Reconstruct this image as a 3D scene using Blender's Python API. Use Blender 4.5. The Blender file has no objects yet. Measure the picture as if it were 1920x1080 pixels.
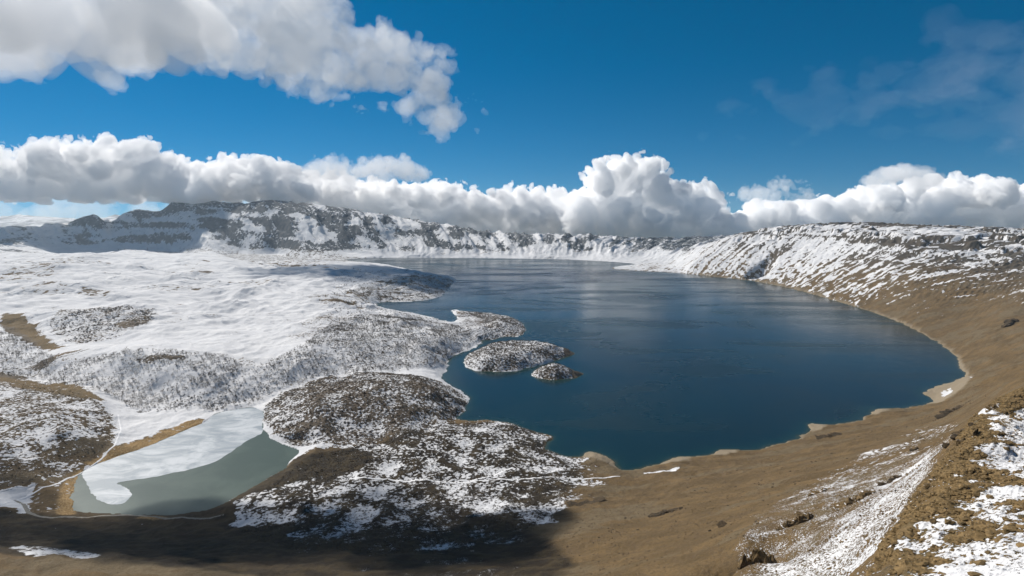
import bpy, math, random, time
import numpy as np
from mathutils import Vector
T0 = time.time()
random.seed(7)
RNG = np.random.default_rng(7)
SC = bpy.context.scene
COL = SC.collection

# ------------------------------------------------------------------ camera
CAMH = 450.0                 # viewpoint on the crater rim, metres above the lake
PITCH = math.radians(7.2)
FPX = 1066.0                 # focal length in photo pixels (photo 1920 wide)
cam = bpy.data.objects.new('camera', bpy.data.cameras.new('camera'))
COL.objects.link(cam); SC.camera = cam
cam.data.sensor_width = 36
cam.data.lens = 36 * FPX / 1920
cam.data.clip_start = 0.5; cam.data.clip_end = 300000
cam.location = (0, 0, CAMH)
cam.rotation_euler = (math.radians(90) - PITCH, 0, 0)

# ------------------------------------------------------------------ light
SUN_EL, SUN_AZ = math.radians(40), math.radians(-48)   # azimuth from the view axis, towards the right
SUN = Vector((math.sin(SUN_AZ) * math.cos(SUN_EL), math.cos(SUN_AZ) * math.cos(SUN_EL), math.sin(SUN_EL)))
world = bpy.data.worlds.new('World'); SC.world = world; world.use_nodes = True
wt = world.node_tree; wn = wt.nodes; wl = wt.links
bg = wn['Background']
sky = wn.new('ShaderNodeTexSky'); sky.sky_type = 'NISHITA'; sky.sun_disc = False
sky.sun_elevation = SUN_EL; sky.sun_rotation = SUN_AZ
sky.altitude = 2700; sky.air_density = 1.0; sky.dust_density = 0.1; sky.ozone_density = 3.5
hs = wn.new('ShaderNodeHueSaturation'); hs.inputs['Saturation'].default_value = 1.4
hs.inputs['Hue'].default_value = 0.488
# dry mountain air: the pale band of the sky model sits below the true horizon
tcw = wn.new('ShaderNodeTexCoord'); adw = wn.new('ShaderNodeVectorMath'); adw.operation = 'ADD'; adw.inputs[1].default_value = (0, 0, .075)
nrw = wn.new('ShaderNodeVectorMath'); nrw.operation = 'NORMALIZE'; wl.new(tcw.outputs['Generated'], adw.inputs[0]); wl.new(adw.outputs[0], nrw.inputs[0]); wl.new(nrw.outputs[0], sky.inputs[0])
wl.new(sky.outputs[0], hs.inputs['Color']); wl.new(hs.outputs[0], bg.inputs[0])
bg.inputs[1].default_value = 0.055
sl = bpy.data.lights.new('sun', 'SUN'); sl.energy = 4.9; sl.angle = math.radians(0.5); sl.color = (1, .945, .87)
so = bpy.data.objects.new('sun', sl); COL.objects.link(so)
so.rotation_euler = SUN.to_track_quat('Z', 'Y').to_euler(); so.location = (0, 0, 3000)
vs = SC.view_settings
vs.view_transform = 'Standard'; vs.look = 'None'; vs.exposure = 0.35; vs.gamma = 1; vs.use_curve_mapping = False
cy = SC.cycles
cy.max_bounces = 90; cy.volume_bounces = 90; cy.diffuse_bounces = 2; cy.glossy_bounces = 2
cy.transparent_max_bounces = 8; cy.use_denoising = True
cy.sample_clamp_indirect = 8; cy.use_adaptive_sampling = True; cy.adaptive_threshold = .02

# ------------------------------------------------------------------ helpers
def tag(o, label=None, cat=None, group=None, kind=None):
    if label: o['label'] = label
    if cat: o['category'] = cat
    if group: o['group'] = group
    if kind: o['kind'] = kind
    return o

def ray(px, py):
    """direction of the photo's line of sight, per metre of ground distance along Y"""
    px = np.asarray(px, float); py = np.asarray(py, float)
    u = (px - 960) / FPX; v = (540 - py) / FPX
    dy = math.cos(PITCH) + v * math.sin(PITCH)
    dz = -math.sin(PITCH) + v * math.cos(PITCH)
    return u / dy, dz / dy

def at_z(px, py, z):
    a, b = ray(px, py); Y = (z - CAMH) / b
    return a * Y, Y

def at_Y(px, py, Y):
    a, b = ray(px, py)
    return a * Y, CAMH + b * Y

def perlin(x, y, seed=0):
    x = np.asarray(x, np.float64); y = np.asarray(y, np.float64)
    xi = np.floor(x).astype(np.int64); yi = np.floor(y).astype(np.int64)
    xf = (x - xi).astype(np.float32); yf = (y - yi).astype(np.float32)
    r = np.random.default_rng(1000 + seed)
    perm = r.permutation(1024); perm = np.concatenate([perm, perm])
    ang = r.uniform(0, 2 * math.pi, 1024); gx = np.cos(ang).astype(np.float32); gy = np.sin(ang).astype(np.float32)
    def g(i, j, a, b):
        h = perm[(perm[i & 1023] + j) & 1023]
        return gx[h] * a + gy[h] * b
    u = xf * xf * xf * (xf * (xf * 6 - 15) + 10); v = yf * yf * yf * (yf * (yf * 6 - 15) + 10)
    n00 = g(xi, yi, xf, yf); n10 = g(xi + 1, yi, xf - 1, yf)
    n01 = g(xi, yi + 1, xf, yf - 1); n11 = g(xi + 1, yi + 1, xf - 1, yf - 1)
    return ((n00 * (1 - u) + n10 * u) * (1 - v) + (n01 * (1 - u) + n11 * u) * v) * 1.5

def fbm(x, y, octs=4, seed=0, gain=.5, ridged=False):
    s = 0; a = 1; tot = 0
    for o in range(octs):
        n = perlin(x * 2.03 ** o + 17.3 * o, y * 2.03 ** o - 9.1 * o, seed + o)
        if ridged: n = 1 - 2 * np.abs(n)
        s = s + a * n; tot += a; a *= gain
    return s / tot

def sstep(a, b, x):
    t = np.clip((x - a) / (b - a), 0, 1); return t * t * (3 - 2 * t)

def poly_sd(X, Y, P):
    """signed distance to polygon P (negative inside)"""
    X = np.asarray(X, np.float32); Y = np.asarray(Y, np.float32)
    P = np.asarray(P, np.float32); d = np.full(X.shape, 1e12, np.float32); ins = np.zeros(X.shape, bool)
    n = len(P)
    for i in range(n):
        ax, ay = P[i]; bx, by = P[(i + 1) % n]; ex, ey = bx - ax, by - ay
        wx, wy = X - ax, Y - ay
        t = np.clip((wx * ex + wy * ey) / (ex * ex + ey * ey + 1e-9), 0, 1)
        d = np.minimum(d, (wx - ex * t) ** 2 + (wy - ey * t) ** 2)
        c = (ay <= Y) != (by <= Y)
        if ey != 0: ins ^= c & (X < ax + (Y - ay) * ex / ey)
    d = np.sqrt(d); return np.where(ins, -d, d)

def line_d(X, Y, P):
    d = np.full(np.shape(X), 1e12)
    for (ax, ay), (bx, by) in zip(P[:-1], P[1:]):
        ex, ey = bx - ax, by - ay; wx, wy = X - ax, Y - ay
        t = np.clip((wx * ex + wy * ey) / (ex * ex + ey * ey + 1e-9), 0, 1)
        d = np.minimum(d, (wx - ex * t) ** 2 + (wy - ey * t) ** 2)
    return np.sqrt(d)

def soften(P, n=3):
    """subdivide and smooth a traced outline, adding small natural wiggles"""
    P = np.asarray(P, float)
    for k in range(n):
        Q = np.roll(P, -1, 0); R = np.empty((len(P) * 2, 2)); R[0::2] = P * .75 + Q * .25; R[1::2] = P * .25 + Q * .75; P = R
        if k == 0: pass
    return P

def outline(pts, z=0, n=2):
    a = np.array(pts, float); X, Y = at_z(a[:, 0], a[:, 1], z)
    return soften(np.stack([X, Y], 1), n)

# ------------------------------------------------------------------ shorelines, surveyed from the rim
LAKE = outline([(640,486),(700,483.5),(760,483),(850,483.5),(950,484.5),(1050,486),(1100,488),(1150,491),(1200,495),(1160,499),(1140,503),
 (1180,507),(1240,510),(1290,513),(1340,519),(1400,525),(1450,533),(1500,545),(1560,562),(1600,574),(1650,590),(1700,610),(1740,632),
 (1772,650),(1792,668),(1800,680),(1795,690),(1812,700),(1800,712),(1765,722),(1728,736),(1740,744),(1752,754),(1700,766),(1655,766),(1626,770),(1634,779),
 (1590,795),(1555,797),(1510,795),(1520,809),(1480,830),(1400,848),(1380,843),(1342,845),(1335,853),(1300,857),(1268,857),(1240,868),
 (1205,880),(1175,883),(1158,876),(1140,858),(1120,850),(1098,849),(1092,857),(1070,858),(1040,850),(1016,838),(1038,822),(1018,812),
 (990,806),(960,792),(900,788),(850,786),(870,772),(882,752),(872,737),(845,722),(826,708),(830,700),(842,690),(838,672),(862,662),
 (888,654),(902,644),(906,637),(925,638),(942,631),(975,632),(990,618),(975,602),(955,593),(920,588),(880,586),(850,580),(842,584),
 (858,594),(852,606),(835,602),(800,592),(760,585),(720,580),(700,568),(720,566),(760,566),(800,563),(830,556),(836,546),(842,537),
 (857,523),(840,517),(800,513),(760,503),(720,495),(660,490)], 0, 2)
ISL2 = outline([(868,677),(880,664),(900,655),(940,648),(1000,649),(1040,653),(1084,662),(1060,669),(1030,680),(990,690),(950,698),(900,697),(874,690)], 0, 2)
ISL3 = outline([(990,700),(1010,692),(1040,688),(1070,695),(1097,702),(1075,709),(1040,714),(1005,709)], 0, 2)
POND_Z = 12.0
POND = outline([(137,905),(150,885),(190,866),(240,850),(300,828),(350,806),(382,793),(400,776),(440,768),(480,762),(495,775),(490,800),(510,825),
 (545,838),(566,843),(548,865),(520,885),(480,910),(440,930),(400,952),(360,963),(310,967),(250,965),(180,963),(140,960),(135,935)], POND_Z, 2)

# ------------------------------------------------------------------ height control points
CP = []
def cz(px, py, z): X, Y = at_z(px, py, z); CP.append((float(X), float(Y), float(z)))
def cY(px, py, Y): X, z = at_Y(px, py, Y); CP.append((float(X), float(Y), float(z)))
# shore points
for P, z, st in ((LAKE, 0, 5), (ISL2, 0, 6), (ISL3, 0, 6), (POND, POND_Z, 6)):
    for p in P[::st]: CP.append((p[0], p[1], z + 1))
for p in ((900,560,-25),(1100,520,-30),(1200,600,-40),(1400,600,-40),(1600,650,-30),(1300,700,-40),(1000,760,-30),(1200,800,-30),(1500,740,-30),(900,620,-8),(800,575,-8),(1000,495,-20)): cz(*p)
# left column, outside and at the frame's edge
for x in (-350, -120, 0):
    for p in ((1080,112),(1045,108),(1005,52),(955,30),(910,34),(870,45),(820,58),(770,60),(725,52),(702,38),(660,62),(600,60),(560,68),(520,78),(490,82),(470,80)): cz(x, *p)
    cz(x, 455, 110); cY(x, 433, 8000)
for p in ((100,1080,110),(100,1045,104),(100,1010,50),(100,968,22),(60,930,22),(100,890,28),(100,840,45),(100,780,60),(100,735,46),(90,712,26),(110,680,58),(100,655,60),(60,625,50),(60,590,72),(120,600,84),(120,640,66),
 (220,1080,106),(220,1050,98),(220,1015,46),(220,975,16),(215,860,15),(160,885,14),(150,845,36),(200,790,30),(180,750,44),(230,740,18),(235,700,48),(240,665,82),(250,640,72),(200,600,92),(220,645,68),(280,575,88),(330,580,84),(340,610,74),(220,560,74),(120,560,72),(200,520,74),(100,520,82),(150,500,92),(250,490,72),(150,478,80),(250,472,75),
 (300,770,15),(300,740,24),(300,700,58),(320,665,86),(340,640,74),(400,765,15),(400,730,38),(410,690,66),(420,655,80),(480,752,16),(480,715,40),(500,680,62),(520,650,70),
 (400,600,72),(400,560,68),(400,520,64),(400,490,60),(400,475,60),(560,712,34),(560,690,54),(590,655,76),(620,620,78),(560,590,70),(560,550,64),(560,510,56),(560,488,40),
 (650,692,40),(660,660,62),(700,620,70),(740,600,58),(700,585,44),(660,560,60),(640,540,56),(700,545,44),(760,530,44),(810,525,32),(760,510,36),(700,500,34),(640,497,36),
 (740,690,26),(760,650,48),(800,620,44),(800,660,40),(840,640,30),(870,630,18),(810,690,14),(900,615,22),(930,605,22),(960,612,16),
 (560,790,42),(540,765,40),(620,740,56),(700,728,62),(700,704,44),(780,712,46),(830,730,30),(840,760,22),(780,762,36),(700,800,24),(620,815,22),(560,825,14),(640,842,13),(720,832,14),(800,806,13),(740,700,26),(640,707,34),
 (760,815,30),(820,806,22),(900,806,16),(600,860,17),(560,900,20),(680,870,20),(760,860,24),(860,850,22),(940,840,16),(1000,850,10),(760,900,20),(900,900,20),(1000,900,18),(1080,880,10),
 (480,945,20),(420,975,18),(560,960,26),(700,960,26),(850,960,28),(960,950,32),(330,985,20),(250,1000,26),(420,1010,34),(560,1010,40),(700,1010,42),(850,1010,48),(980,1000,58),(400,1060,84),(560,1080,98),(700,1080,98),(850,1080,106),(1000,1080,122),(1000,1040,86),
 (1100,920,22),(1100,960,52),(1100,1010,96),(1100,1080,140),(1200,900,12),(1200,930,34),(1200,980,84),(1200,1080,168),(1300,870,8),(1300,900,40),(1300,950,92),(1300,1010,146),(1300,1080,192),
 (1400,862,14),(1400,900,70),(1400,960,142),(1400,1020,204),(1400,1080,240),(1500,835,12),(1500,870,68),(1500,920,144),(1500,980,214),(1500,1060,272),
 (1580,815,20),(1600,850,90),(1600,900,180),(1600,960,250),(1590,1030,300),(1680,785,20),(1690,820,98),(1700,860,190),(1700,900,250),(1760,770,44),(1770,800,116),(1780,830,206),
 (1840,730,76),(1850,755,150),(1850,700,60),(1840,670,48)): cz(*p)
# near spur at the lower right: its crest, its far flank and its near side
for px, py, Y in ((1655,1076,108),(1690,1020,128),(1720,970,150),(1750,920,176),(1780,880,204),(1808,838,232),(1832,800,262),(1866,768,300),(1905,742,345),(1960,715,420)): cY(px, py, Y)
for px, py, Y in ((1615,1076,178),(1640,1020,205),(1675,970,235),(1700,930,265),(1738,880,315),(1782,832,380),(1830,785,450),(1890,735,560),(1960,700,640)): cY(px, py, Y)
for px, py, Y in ((1740,1080,100),(1830,1080,94),(1920,1080,88),(2050,1080,80),(1840,980,130),(1920,960,132),(1900,880,188),(1960,860,200),(1940,800,262),(2050,800,260),(2100,700,420)): cY(px, py, Y)
for px, py, Y in ((1920,700,950),(1920,670,1300),(1920,640,1600),(1920,600,1900),(1920,560,2100),(1920,520,2450),(1920,480,2750),(1920,452,3050),
 (2100,700,900),(2100,640,1350),(2100,560,1800),(2100,500,2200),(2100,452,2700),(1820,650,1800),(1820,610,2080),(1810,570,2350),(1810,530,2550),(1810,490,2850),(1810,462,3050),(1810,441,3350),
 (1700,590,2430),(1700,560,2600),(1700,530,2780),(1700,490,3050),(1700,460,3250),(1700,438,3600),
 (1600,550,2900),(1600,520,3080),(1600,485,3380),(1600,455,3650),(1600,431,3950),
 (1500,525,3560),(1500,505,3680),(1500,480,3850),(1500,455,4050),(1500,433,4350),(1420,510,3980),(1420,485,4180),(1420,460,4420),(1420,440,4700),
 (1350,503,4330),(1350,480,4550),(1350,458,4850),(1300,500,4500),(1300,485,4900),(1310,466,5400),
 (1260,470,6200),(1270,463,6600),(1200,480,6100),(1200,460,6900),(1150,470,6250),(1150,455,6900),(1100,475,6250),(1100,447,6900),(1050,448,6900),(1000,470,6350),(1000,452,6900),
 (950,450,6900),(900,470,6400),(900,446,6900),(850,433,6950),(800,465,6450),(800,445,6750),(800,428,7050),(740,468,6450),(740,440,6800),(740,422,7000),(700,410,7050),
 (660,466,6450),(650,440,6700),(640,420,6900),(640,399,7150),(600,450,6600),(600,420,6900),(600,391,7250),(540,384,7350),(540,440,6800),(500,383,7400),(500,440,6950),
 (450,430,7150),(450,388,7600),(400,384,7800),(380,430,7450),(370,388,7900),(320,387,8050),(305,393,8100),(300,430,7750),(260,401,8150),(250,435,7850),(225,409,8200),(200,419,8200),(185,417,8150),(160,419,8150),(140,424,8200),(160,440,7950),
 (100,427,8250),(60,430,8200)): cY(px, py, Y)
for p in ((1250,506,5),(1200,502,4),(1250,497,12),(1270,490,22),(600,480,22),(660,478,14),(520,472,34),(450,468,50),(300,460,66),(200,457,82),(100,453,105)): cz(*p)
# land beyond the rim falls away
for px in range(-400, 2300, 150): CP.append((float(ray(px, 440)[0] * 9800), 9800.0, 60.0 if px < 1300 else 120.))
for px in (1400,1600,1800,2000,2200): CP.append((float(ray(px, 440)[0] * 6500), 6500.0, 180.))
for px in range(-400, 2300, 300): CP.append((float(ray(px, 440)[0] * 16000), 16000.0, -150.0)); CP.append((float(ray(px, 440)[0] * 60000), 60000.0, -700.0))
# the near flank of the rim below the viewpoint
for px in (-350, 0, 300, 600, 900, 1150, 1400): 
    b = ray(px, 1080)
    for Y, drop in ((330, 42), (180, 36), (80, 18), (35, 9), (14, 4), (9, 3), (6, 2.5)): CP.append((float(b[0] * Y), float(Y), float(CAMH + b[1] * Y - drop)))
for px in (1640, 1900, 2150):
    b = ray(px, 1080)
    for Y, drop in ((60, 3), (35, 4), (14, 3), (9, 3), (6, 2.5)): CP.append((float(b[0] * Y), float(Y), float(CAMH + b[1] * Y - drop)))
CPA = np.array(CP)
def wcoord(X, Y): return np.stack([X / Y * 1.7, np.log(Y)], -1)
_C = wcoord(CPA[:, 0], CPA[:, 1])
# drop near-duplicates
keep = []
for i in range(len(_C)):
    if all(np.hypot(*(_C[i] - _C[j])) > .012 for j in keep): keep.append(i)
_C = _C[keep]; _Z = CPA[keep, 2]
def _k(r2): return -np.sqrt(r2 + .02 ** 2)
n_ = len(_C)
A_ = np.zeros((n_ + 3, n_ + 3)); A_[:n_, :n_] = _k(((_C[:, None] - _C[None]) ** 2).sum(-1)) - np.eye(n_) * .004
A_[:n_, n_] = 1; A_[:n_, n_ + 1:] = _C; A_[n_:, :n_] = A_[:n_, n_:].T
W_ = np.linalg.solve(A_, np.concatenate([_Z, np.zeros(3)]))

def base_h(X, Y):
    sh = np.shape(X); X = np.ravel(X).astype(float); Y = np.ravel(Y).astype(float)
    q = wcoord(X, Y).astype(np.float32); out = np.empty(len(X)); Cf = _C.astype(np.float32); Wf = W_[:n_].astype(np.float32)
    for s in range(0, len(X), 20000):
        p = q[s:s + 20000]
        r2 = (p[:, 0:1] - Cf[None, :, 0]) ** 2 + (p[:, 1:2] - Cf[None, :, 1]) ** 2
        out[s:s + 20000] = -(np.sqrt(r2 + np.float32(.0004)) @ Wf) + W_[n_] + p[:, 0] * W_[n_ + 1] + p[:, 1] * W_[n_ + 2]
    return out.reshape(sh)

# coarse lookup of the smooth relief in (bearing, log distance), bilinear afterwards
GU = np.linspace(-1.75, 1.75, 701); GV = np.linspace(math.log(8), math.log(90000), 1301)
_gu, _gv = np.meshgrid(GU, GV); _gy = np.exp(_gv)
GRID = base_h(_gu * _gy, _gy)
def smooth_h(X, Y):
    u = np.clip((X / Y - GU[0]) / (GU[1] - GU[0]), 0, len(GU) - 1.001); v = np.clip((np.log(Y) - GV[0]) / (GV[1] - GV[0]), 0, len(GV) - 1.001)
    i = u.astype(int); j = v.astype(int); fu = u - i; fv = v - j
    return (GRID[j, i] * (1 - fu) + GRID[j, i + 1] * fu) * (1 - fv) + (GRID[j + 1, i] * (1 - fu) + GRID[j + 1, i + 1] * fu) * fv

MOUNDS = []
for px, py, mr, mh in ((118,545,170,30),(60,512,220,38),(205,508,200,30),(330,520,210,26),(470,545,190,20),(560,525,220,22),(250,558,110,20),(420,575,120,14),(25,575,110,16),(590,575,110,14),(400,498,300,26),(160,488,300,34)):
    x_, y_ = at_z(px, py, 72.); MOUNDS.append((float(x_), float(y_), mr, mh))
LC = (250.0, 3300.0)                          # middle of the lake: gullies run towards it
def polar(X, Y):
    dx, dy = X - LC[0], Y - LC[1]
    return np.arctan2(dy, dx), np.hypot(dx, dy)

def shore_d(X, Y):
    wx = perlin(X / 38, Y / 38, 61) * 9 + perlin(X / 11, Y / 11, 62) * 3.0
    k = np.clip(Y / 1500, .5, 4) ** .5
    d = poly_sd(X, Y, LAKE)                    # negative in the water
    isl = np.minimum(poly_sd(X, Y, ISL2), poly_sd(X, Y, ISL3))
    d = np.maximum(d, -isl)                    # islands stand out of the lake
    return d + wx * k, poly_sd(X, Y, POND) + wx * .6

def height(X, Y, detail=True):
    X = np.asarray(X, float); Y = np.asarray(Y, float)
    b = smooth_h(X, Y)
    dl, dp = shore_d(X, Y)
    r = np.hypot(X, Y)
    isl = np.minimum(poly_sd(X, Y, ISL2), poly_sd(X, Y, ISL3))
    dome = np.where(isl < 5, 26 * sstep(5, -75, isl) + 6, 0)
    b = np.where(isl < 5, dome, b)
    if detail:
        th, rho = polar(X, Y)
        far = sstep(5200, 6300, Y)                                        # the far rim: buttresses and gullies
        rw = sstep(1700, 2300, X + .25 * Y - 300) * (1 - far) * sstep(1200, 1900, Y)
        gx = th * 24 + fbm(X / 900, Y / 900, 3, 5) * .9; gy = rho / 1600
        gul = fbm(gx, gy, 4, 11, ridged=True, gain=.55)
        lift = np.clip(b / 120, 0, 1)
        cliff = fbm(X / 420, Y / 420, 5, 23, ridged=True, gain=.55)
        b = b + far * lift * (gul * 72 * (1 - .5 * sstep(350, 520, b)) + cliff * 20 - 30)
        gx2 = th * 60 + fbm(X / 500, Y / 500, 3, 6) * .5
        gul2 = fbm(gx2, rho / 900, 4, 31, ridged=True, gain=.5)
        b = b + rw * lift * (gul2 * 13 + fbm(X / 160, Y / 160, 4, 37) * 5)
        # rock terraces high on both walls
        tz = b / 95 + fbm(X / 600, Y / 600, 4, 41) * 2.6
        st = (tz - np.floor(tz)); stair = (sstep(.3, .6, st) - st) * 95
        b = b + stair * sstep(150, 300, b) * np.clip(far * .12 + rw * .5 * sstep(200, 260, b), 0, .8)
        # rolling ground and hummocky lava everywhere else
        near = (1 - far) * (1 - rw)
        nearslope = sstep(30, 130, b) * sstep(1500, 900, Y) * sstep(-200, 200, X + 300)
        hum = fbm(X / 60, Y / 60, 4, 51, ridged=True)
        roll = fbm(X / 260, Y / 260, 4, 55)
        low = sstep(2, 26, dl) * sstep(2, 26, dp)
        flat = sstep(40, 70, b) * sstep(1900, 2600, Y)
        b = b + near * low * ((1 - nearslope) * (hum * 4.5 * (1 - .75 * flat) + roll * 7 * sstep(90, 500, Y) + fbm(X / 420, Y / 190, 4, 58) * 20 * sstep(1500, 2600, Y) * sstep(6000, 4500, Y)) + nearslope * (fbm((X * .5 + Y) / 46, (X - Y * .5) / 260, 5, 57, ridged=True) * 4.6 * sstep(60, 500, r) + roll * 5 * sstep(150, 700, r)))
        plain = (1 - far) * (1 - rw) * sstep(1500, 2100, Y) * sstep(60, 240, dl) * sstep(6300, 5200, Y)
        b = b + plain * (fbm(X / 330 + fbm(X / 900, Y / 900, 2, 210), Y / 330, 4, 211, ridged=True) * 24 - 6)
        for mx, my, mr, mh in MOUNDS:
            q_ = np.hypot(X - mx, Y - my) / mr; b = b + mh * np.exp(-q_ ** 4 * .8) * (1 + .35 * np.clip(q_, 0, 1) ** 2)
        b = np.where(r < 160, np.minimum(b, CAMH - 1.8 - .22 * r), b)
        fg = sstep(700, 250, r) * sstep(.45, .6, X / Y)
        b = b + fg * (fbm(X / 9, Y / 9, 4, 71, ridged=True) * 1.8 + fbm(X / 34, Y / 34, 3, 72, ridged=True) * 3.8 * sstep(60, 200, r))
    # meet the water
    land = np.maximum(b, .5)
    shelf = .6 + np.maximum(dl, 0) * .6
    land = np.where(dl > 0, np.minimum(np.maximum(land, .4 + .05 * np.clip(dl, 0, 20)), shelf + 0 * land), -1.2 - np.clip(-dl, 0, 200) * .16)
    shelfp = POND_Z + .4 + np.clip(dp, 0, 400) * .35
    return np.where(dp > 0, np.where(dp < 120, np.minimum(np.maximum(land, np.where(dp < 40, POND_Z + .3, -99)), np.maximum(shelfp, land * sstep(40, 110, dp))), land), POND_Z - 1 - np.clip(-dp, 0, 50) * .05)

def hit(pts, detail=False):
    """where lines of sight meet the ground: photo points -> ground X, Y"""
    a = np.array(pts, float).reshape(-1, 2); bx, bz = ray(a[:, 0], a[:, 1])
    ts = np.exp(np.linspace(math.log(60), math.log(12000), 500))
    Xs = bx[:, None] * ts; Ys = np.broadcast_to(ts, Xs.shape); Hs = height(Xs, Ys, detail) if detail else smooth_h(Xs, Ys)
    below = CAMH + bz[:, None] * ts < Hs
    k = np.where(below.any(1), below.argmax(1), len(ts) - 1); k = np.maximum(k, 1)
    i = np.arange(len(a)); d1 = (CAMH + bz * ts[k]) - Hs[i, k]; d0 = (CAMH + bz * ts[k - 1]) - Hs[i, k - 1]
    f = np.clip(d0 / (d0 - d1 + 1e-9), 0, 1); t = ts[k - 1] * (1 - f) + ts[k] * f
    return np.stack([bx * t, t], 1)

def region(pts, n=1): return soften(hit(pts), n)

# ------------------------------------------------------------------ terrain grid
def seg(a, b, n): return list(np.linspace(a, b, n, endpoint=False))
ucols = np.array(seg(-1.7, -1.0, 45) + seg(-1.0, 1.0, 900) + seg(1.0, 1.7, 45) + [1.7])
lrows = np.array(seg(math.log(10), math.log(80), 24) + seg(math.log(80), math.log(600), 250) + seg(math.log(600), math.log(3000), 360) + seg(math.log(3000), math.log(5600), 110) + seg(math.log(5600), math.log(8950), 175) + [math.log(8950)])
UU, VV = np.meshgrid(ucols, lrows); YY = np.exp(VV); XX = UU * YY
HH = height(XX, YY)
DL, DP = shore_d(XX, YY)
NR, NC = XX.shape
print('grid', NR, NC, round(time.time() - T0, 1))
# surface normal for slope and aspect
def grad(Z):
    P = np.stack([XX, YY, Z], -1)
    du = np.empty_like(P); dv = np.empty_like(P)
    du[:, 1:-1] = P[:, 2:] - P[:, :-2]; du[:, 0] = P[:, 1] - P[:, 0]; du[:, -1] = P[:, -1] - P[:, -2]
    dv[1:-1] = P[2:] - P[:-2]; dv[0] = P[1] - P[0]; dv[-1] = P[-1] - P[-2]
    n = np.cross(du, dv); return n / np.linalg.norm(n, axis=-1, keepdims=True)
NN = grad(HH)
slope = 1 - NN[..., 2]

# ------------------------------------------------------------------ ground cover
RR = np.hypot(XX, YY)
TH, RHO = polar(XX, YY)
far = sstep(5200, 6200, YY)
rwall = sstep(1700, 2300, XX + .25 * YY - 300) * (1 - far) * sstep(1000, 1700, YY)
snow = .99 - .24 * sstep(.05, .45, fbm(XX / 420, YY / 160, 4, 201)) - .06 * sstep(-.2, .4, fbm(XX / 90, YY / 50, 3, 202))
snow = np.where(YY > 1300, snow, .97); lava = np.zeros(XX.shape); woods = np.zeros(XX.shape); reed = np.zeros(XX.shape); ochre = np.zeros(XX.shape)
def paint(arr, pts, val, feather, n=1, P=None, wob=1.0):
    P = region(pts, n) if P is None else P
    pad = feather * 2 + 40
    m = (XX > P[:, 0].min() - pad) & (XX < P[:, 0].max() + pad) & (YY > P[:, 1].min() - pad) & (YY < P[:, 1].max() + pad)
    if not m.any(): return
    d = poly_sd(XX[m], YY[m], P) + wob * fbm(XX[m] / (feather * 2.5 + 8), YY[m] / (feather * 2.5 + 8), 3, 77) * feather * 1.6
    w = sstep(feather, -feather, d)
    arr[m] = arr[m] * (1 - w) + val * w
# low front land of hummocky lava under thin snow
paint(snow, [(380,960),(560,860),(840,770),(1000,780),(1180,860),(1180,960),(1020,1120),(450,1120),(380,1020)], .46, 20)
paint(snow, [(400,975),(560,860),(580,842),(720,830),(840,785),(1000,800),(1130,860),(1080,900),(1080,960),(980,1040),(500,1040),(400,1000)], .56, 18)
paint(lava, [(380,1000),(440,935),(560,850),(720,830),(840,785),(1000,800),(1090,862),(1090,900),(1060,960),(960,1060),(450,1060)], .9, 18)
paint(snow, [(560,845),(640,842),(700,850),(690,880),(560,900),(460,935),(520,890)], .22, 8)
paint(snow, [(480,930),(620,890),(760,905),(640,930),(500,975),(420,975)], .58, 8)
paint(snow, [(440,985),(600,975),(980,960),(1010,1000),(960,1060),(540,1060)], .46, 14)
paint(snow, [(700,800),(760,795),(800,810),(790,840),(720,838)], .40, 6)
paint(snow, [(640,900),(1100,890),(1160,900),(1120,918),(900,915),(660,912)], .54, 6)
# shaded foot of the rim at the lower left: bare dark heath, its cloud shade deepened in the lava colour
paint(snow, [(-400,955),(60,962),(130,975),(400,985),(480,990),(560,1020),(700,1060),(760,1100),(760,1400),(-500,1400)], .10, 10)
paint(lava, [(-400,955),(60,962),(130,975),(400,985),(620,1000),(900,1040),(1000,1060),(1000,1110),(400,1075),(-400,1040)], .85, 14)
paint(snow, [(10,1020),(60,1022),(150,1035),(210,1048),(130,1052),(40,1040)], .62, 4)
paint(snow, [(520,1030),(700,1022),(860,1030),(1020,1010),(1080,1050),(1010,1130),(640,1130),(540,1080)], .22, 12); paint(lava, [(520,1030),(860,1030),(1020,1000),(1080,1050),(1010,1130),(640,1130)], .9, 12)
# brown scree of the near wall
BR = [(1010,1300),(960,1060),(1060,950),(1160,905),(1110,868),(1200,885),(1300,862),(1400,852),(1540,812),(1640,772),(1752,752),(1812,702),(1790,665),(1700,612),(1740,600),(1830,590),(1960,560),(2100,600),(2100,1400)]
paint(snow, BR, .06, 14)
paint(snow, [(-400,1060),(60,1062),(400,1072),(700,1100),(1000,1120),(1000,1500),(-400,1500)], .06, 6)
paint(lava, [(-400,1060),(60,1062),(400,1072),(700,1100),(1000,1120),(1000,1500),(-400,1500)], .0, 6)
# stony hill at the left edge
paint(snow, [(-300,720),(60,722),(180,748),(222,790),(200,850),(120,885),(0,925),(-300,950)], .60, 8)
paint(lava, [(-300,720),(60,722),(180,748),(222,790),(200,850),(120,885),(0,925),(-300,950)], .45, 8)
paint(snow, [(-100,850),(150,830),(215,790),(215,845),(120,885),(-20,930),(-200,950)], .46, 8)
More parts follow.
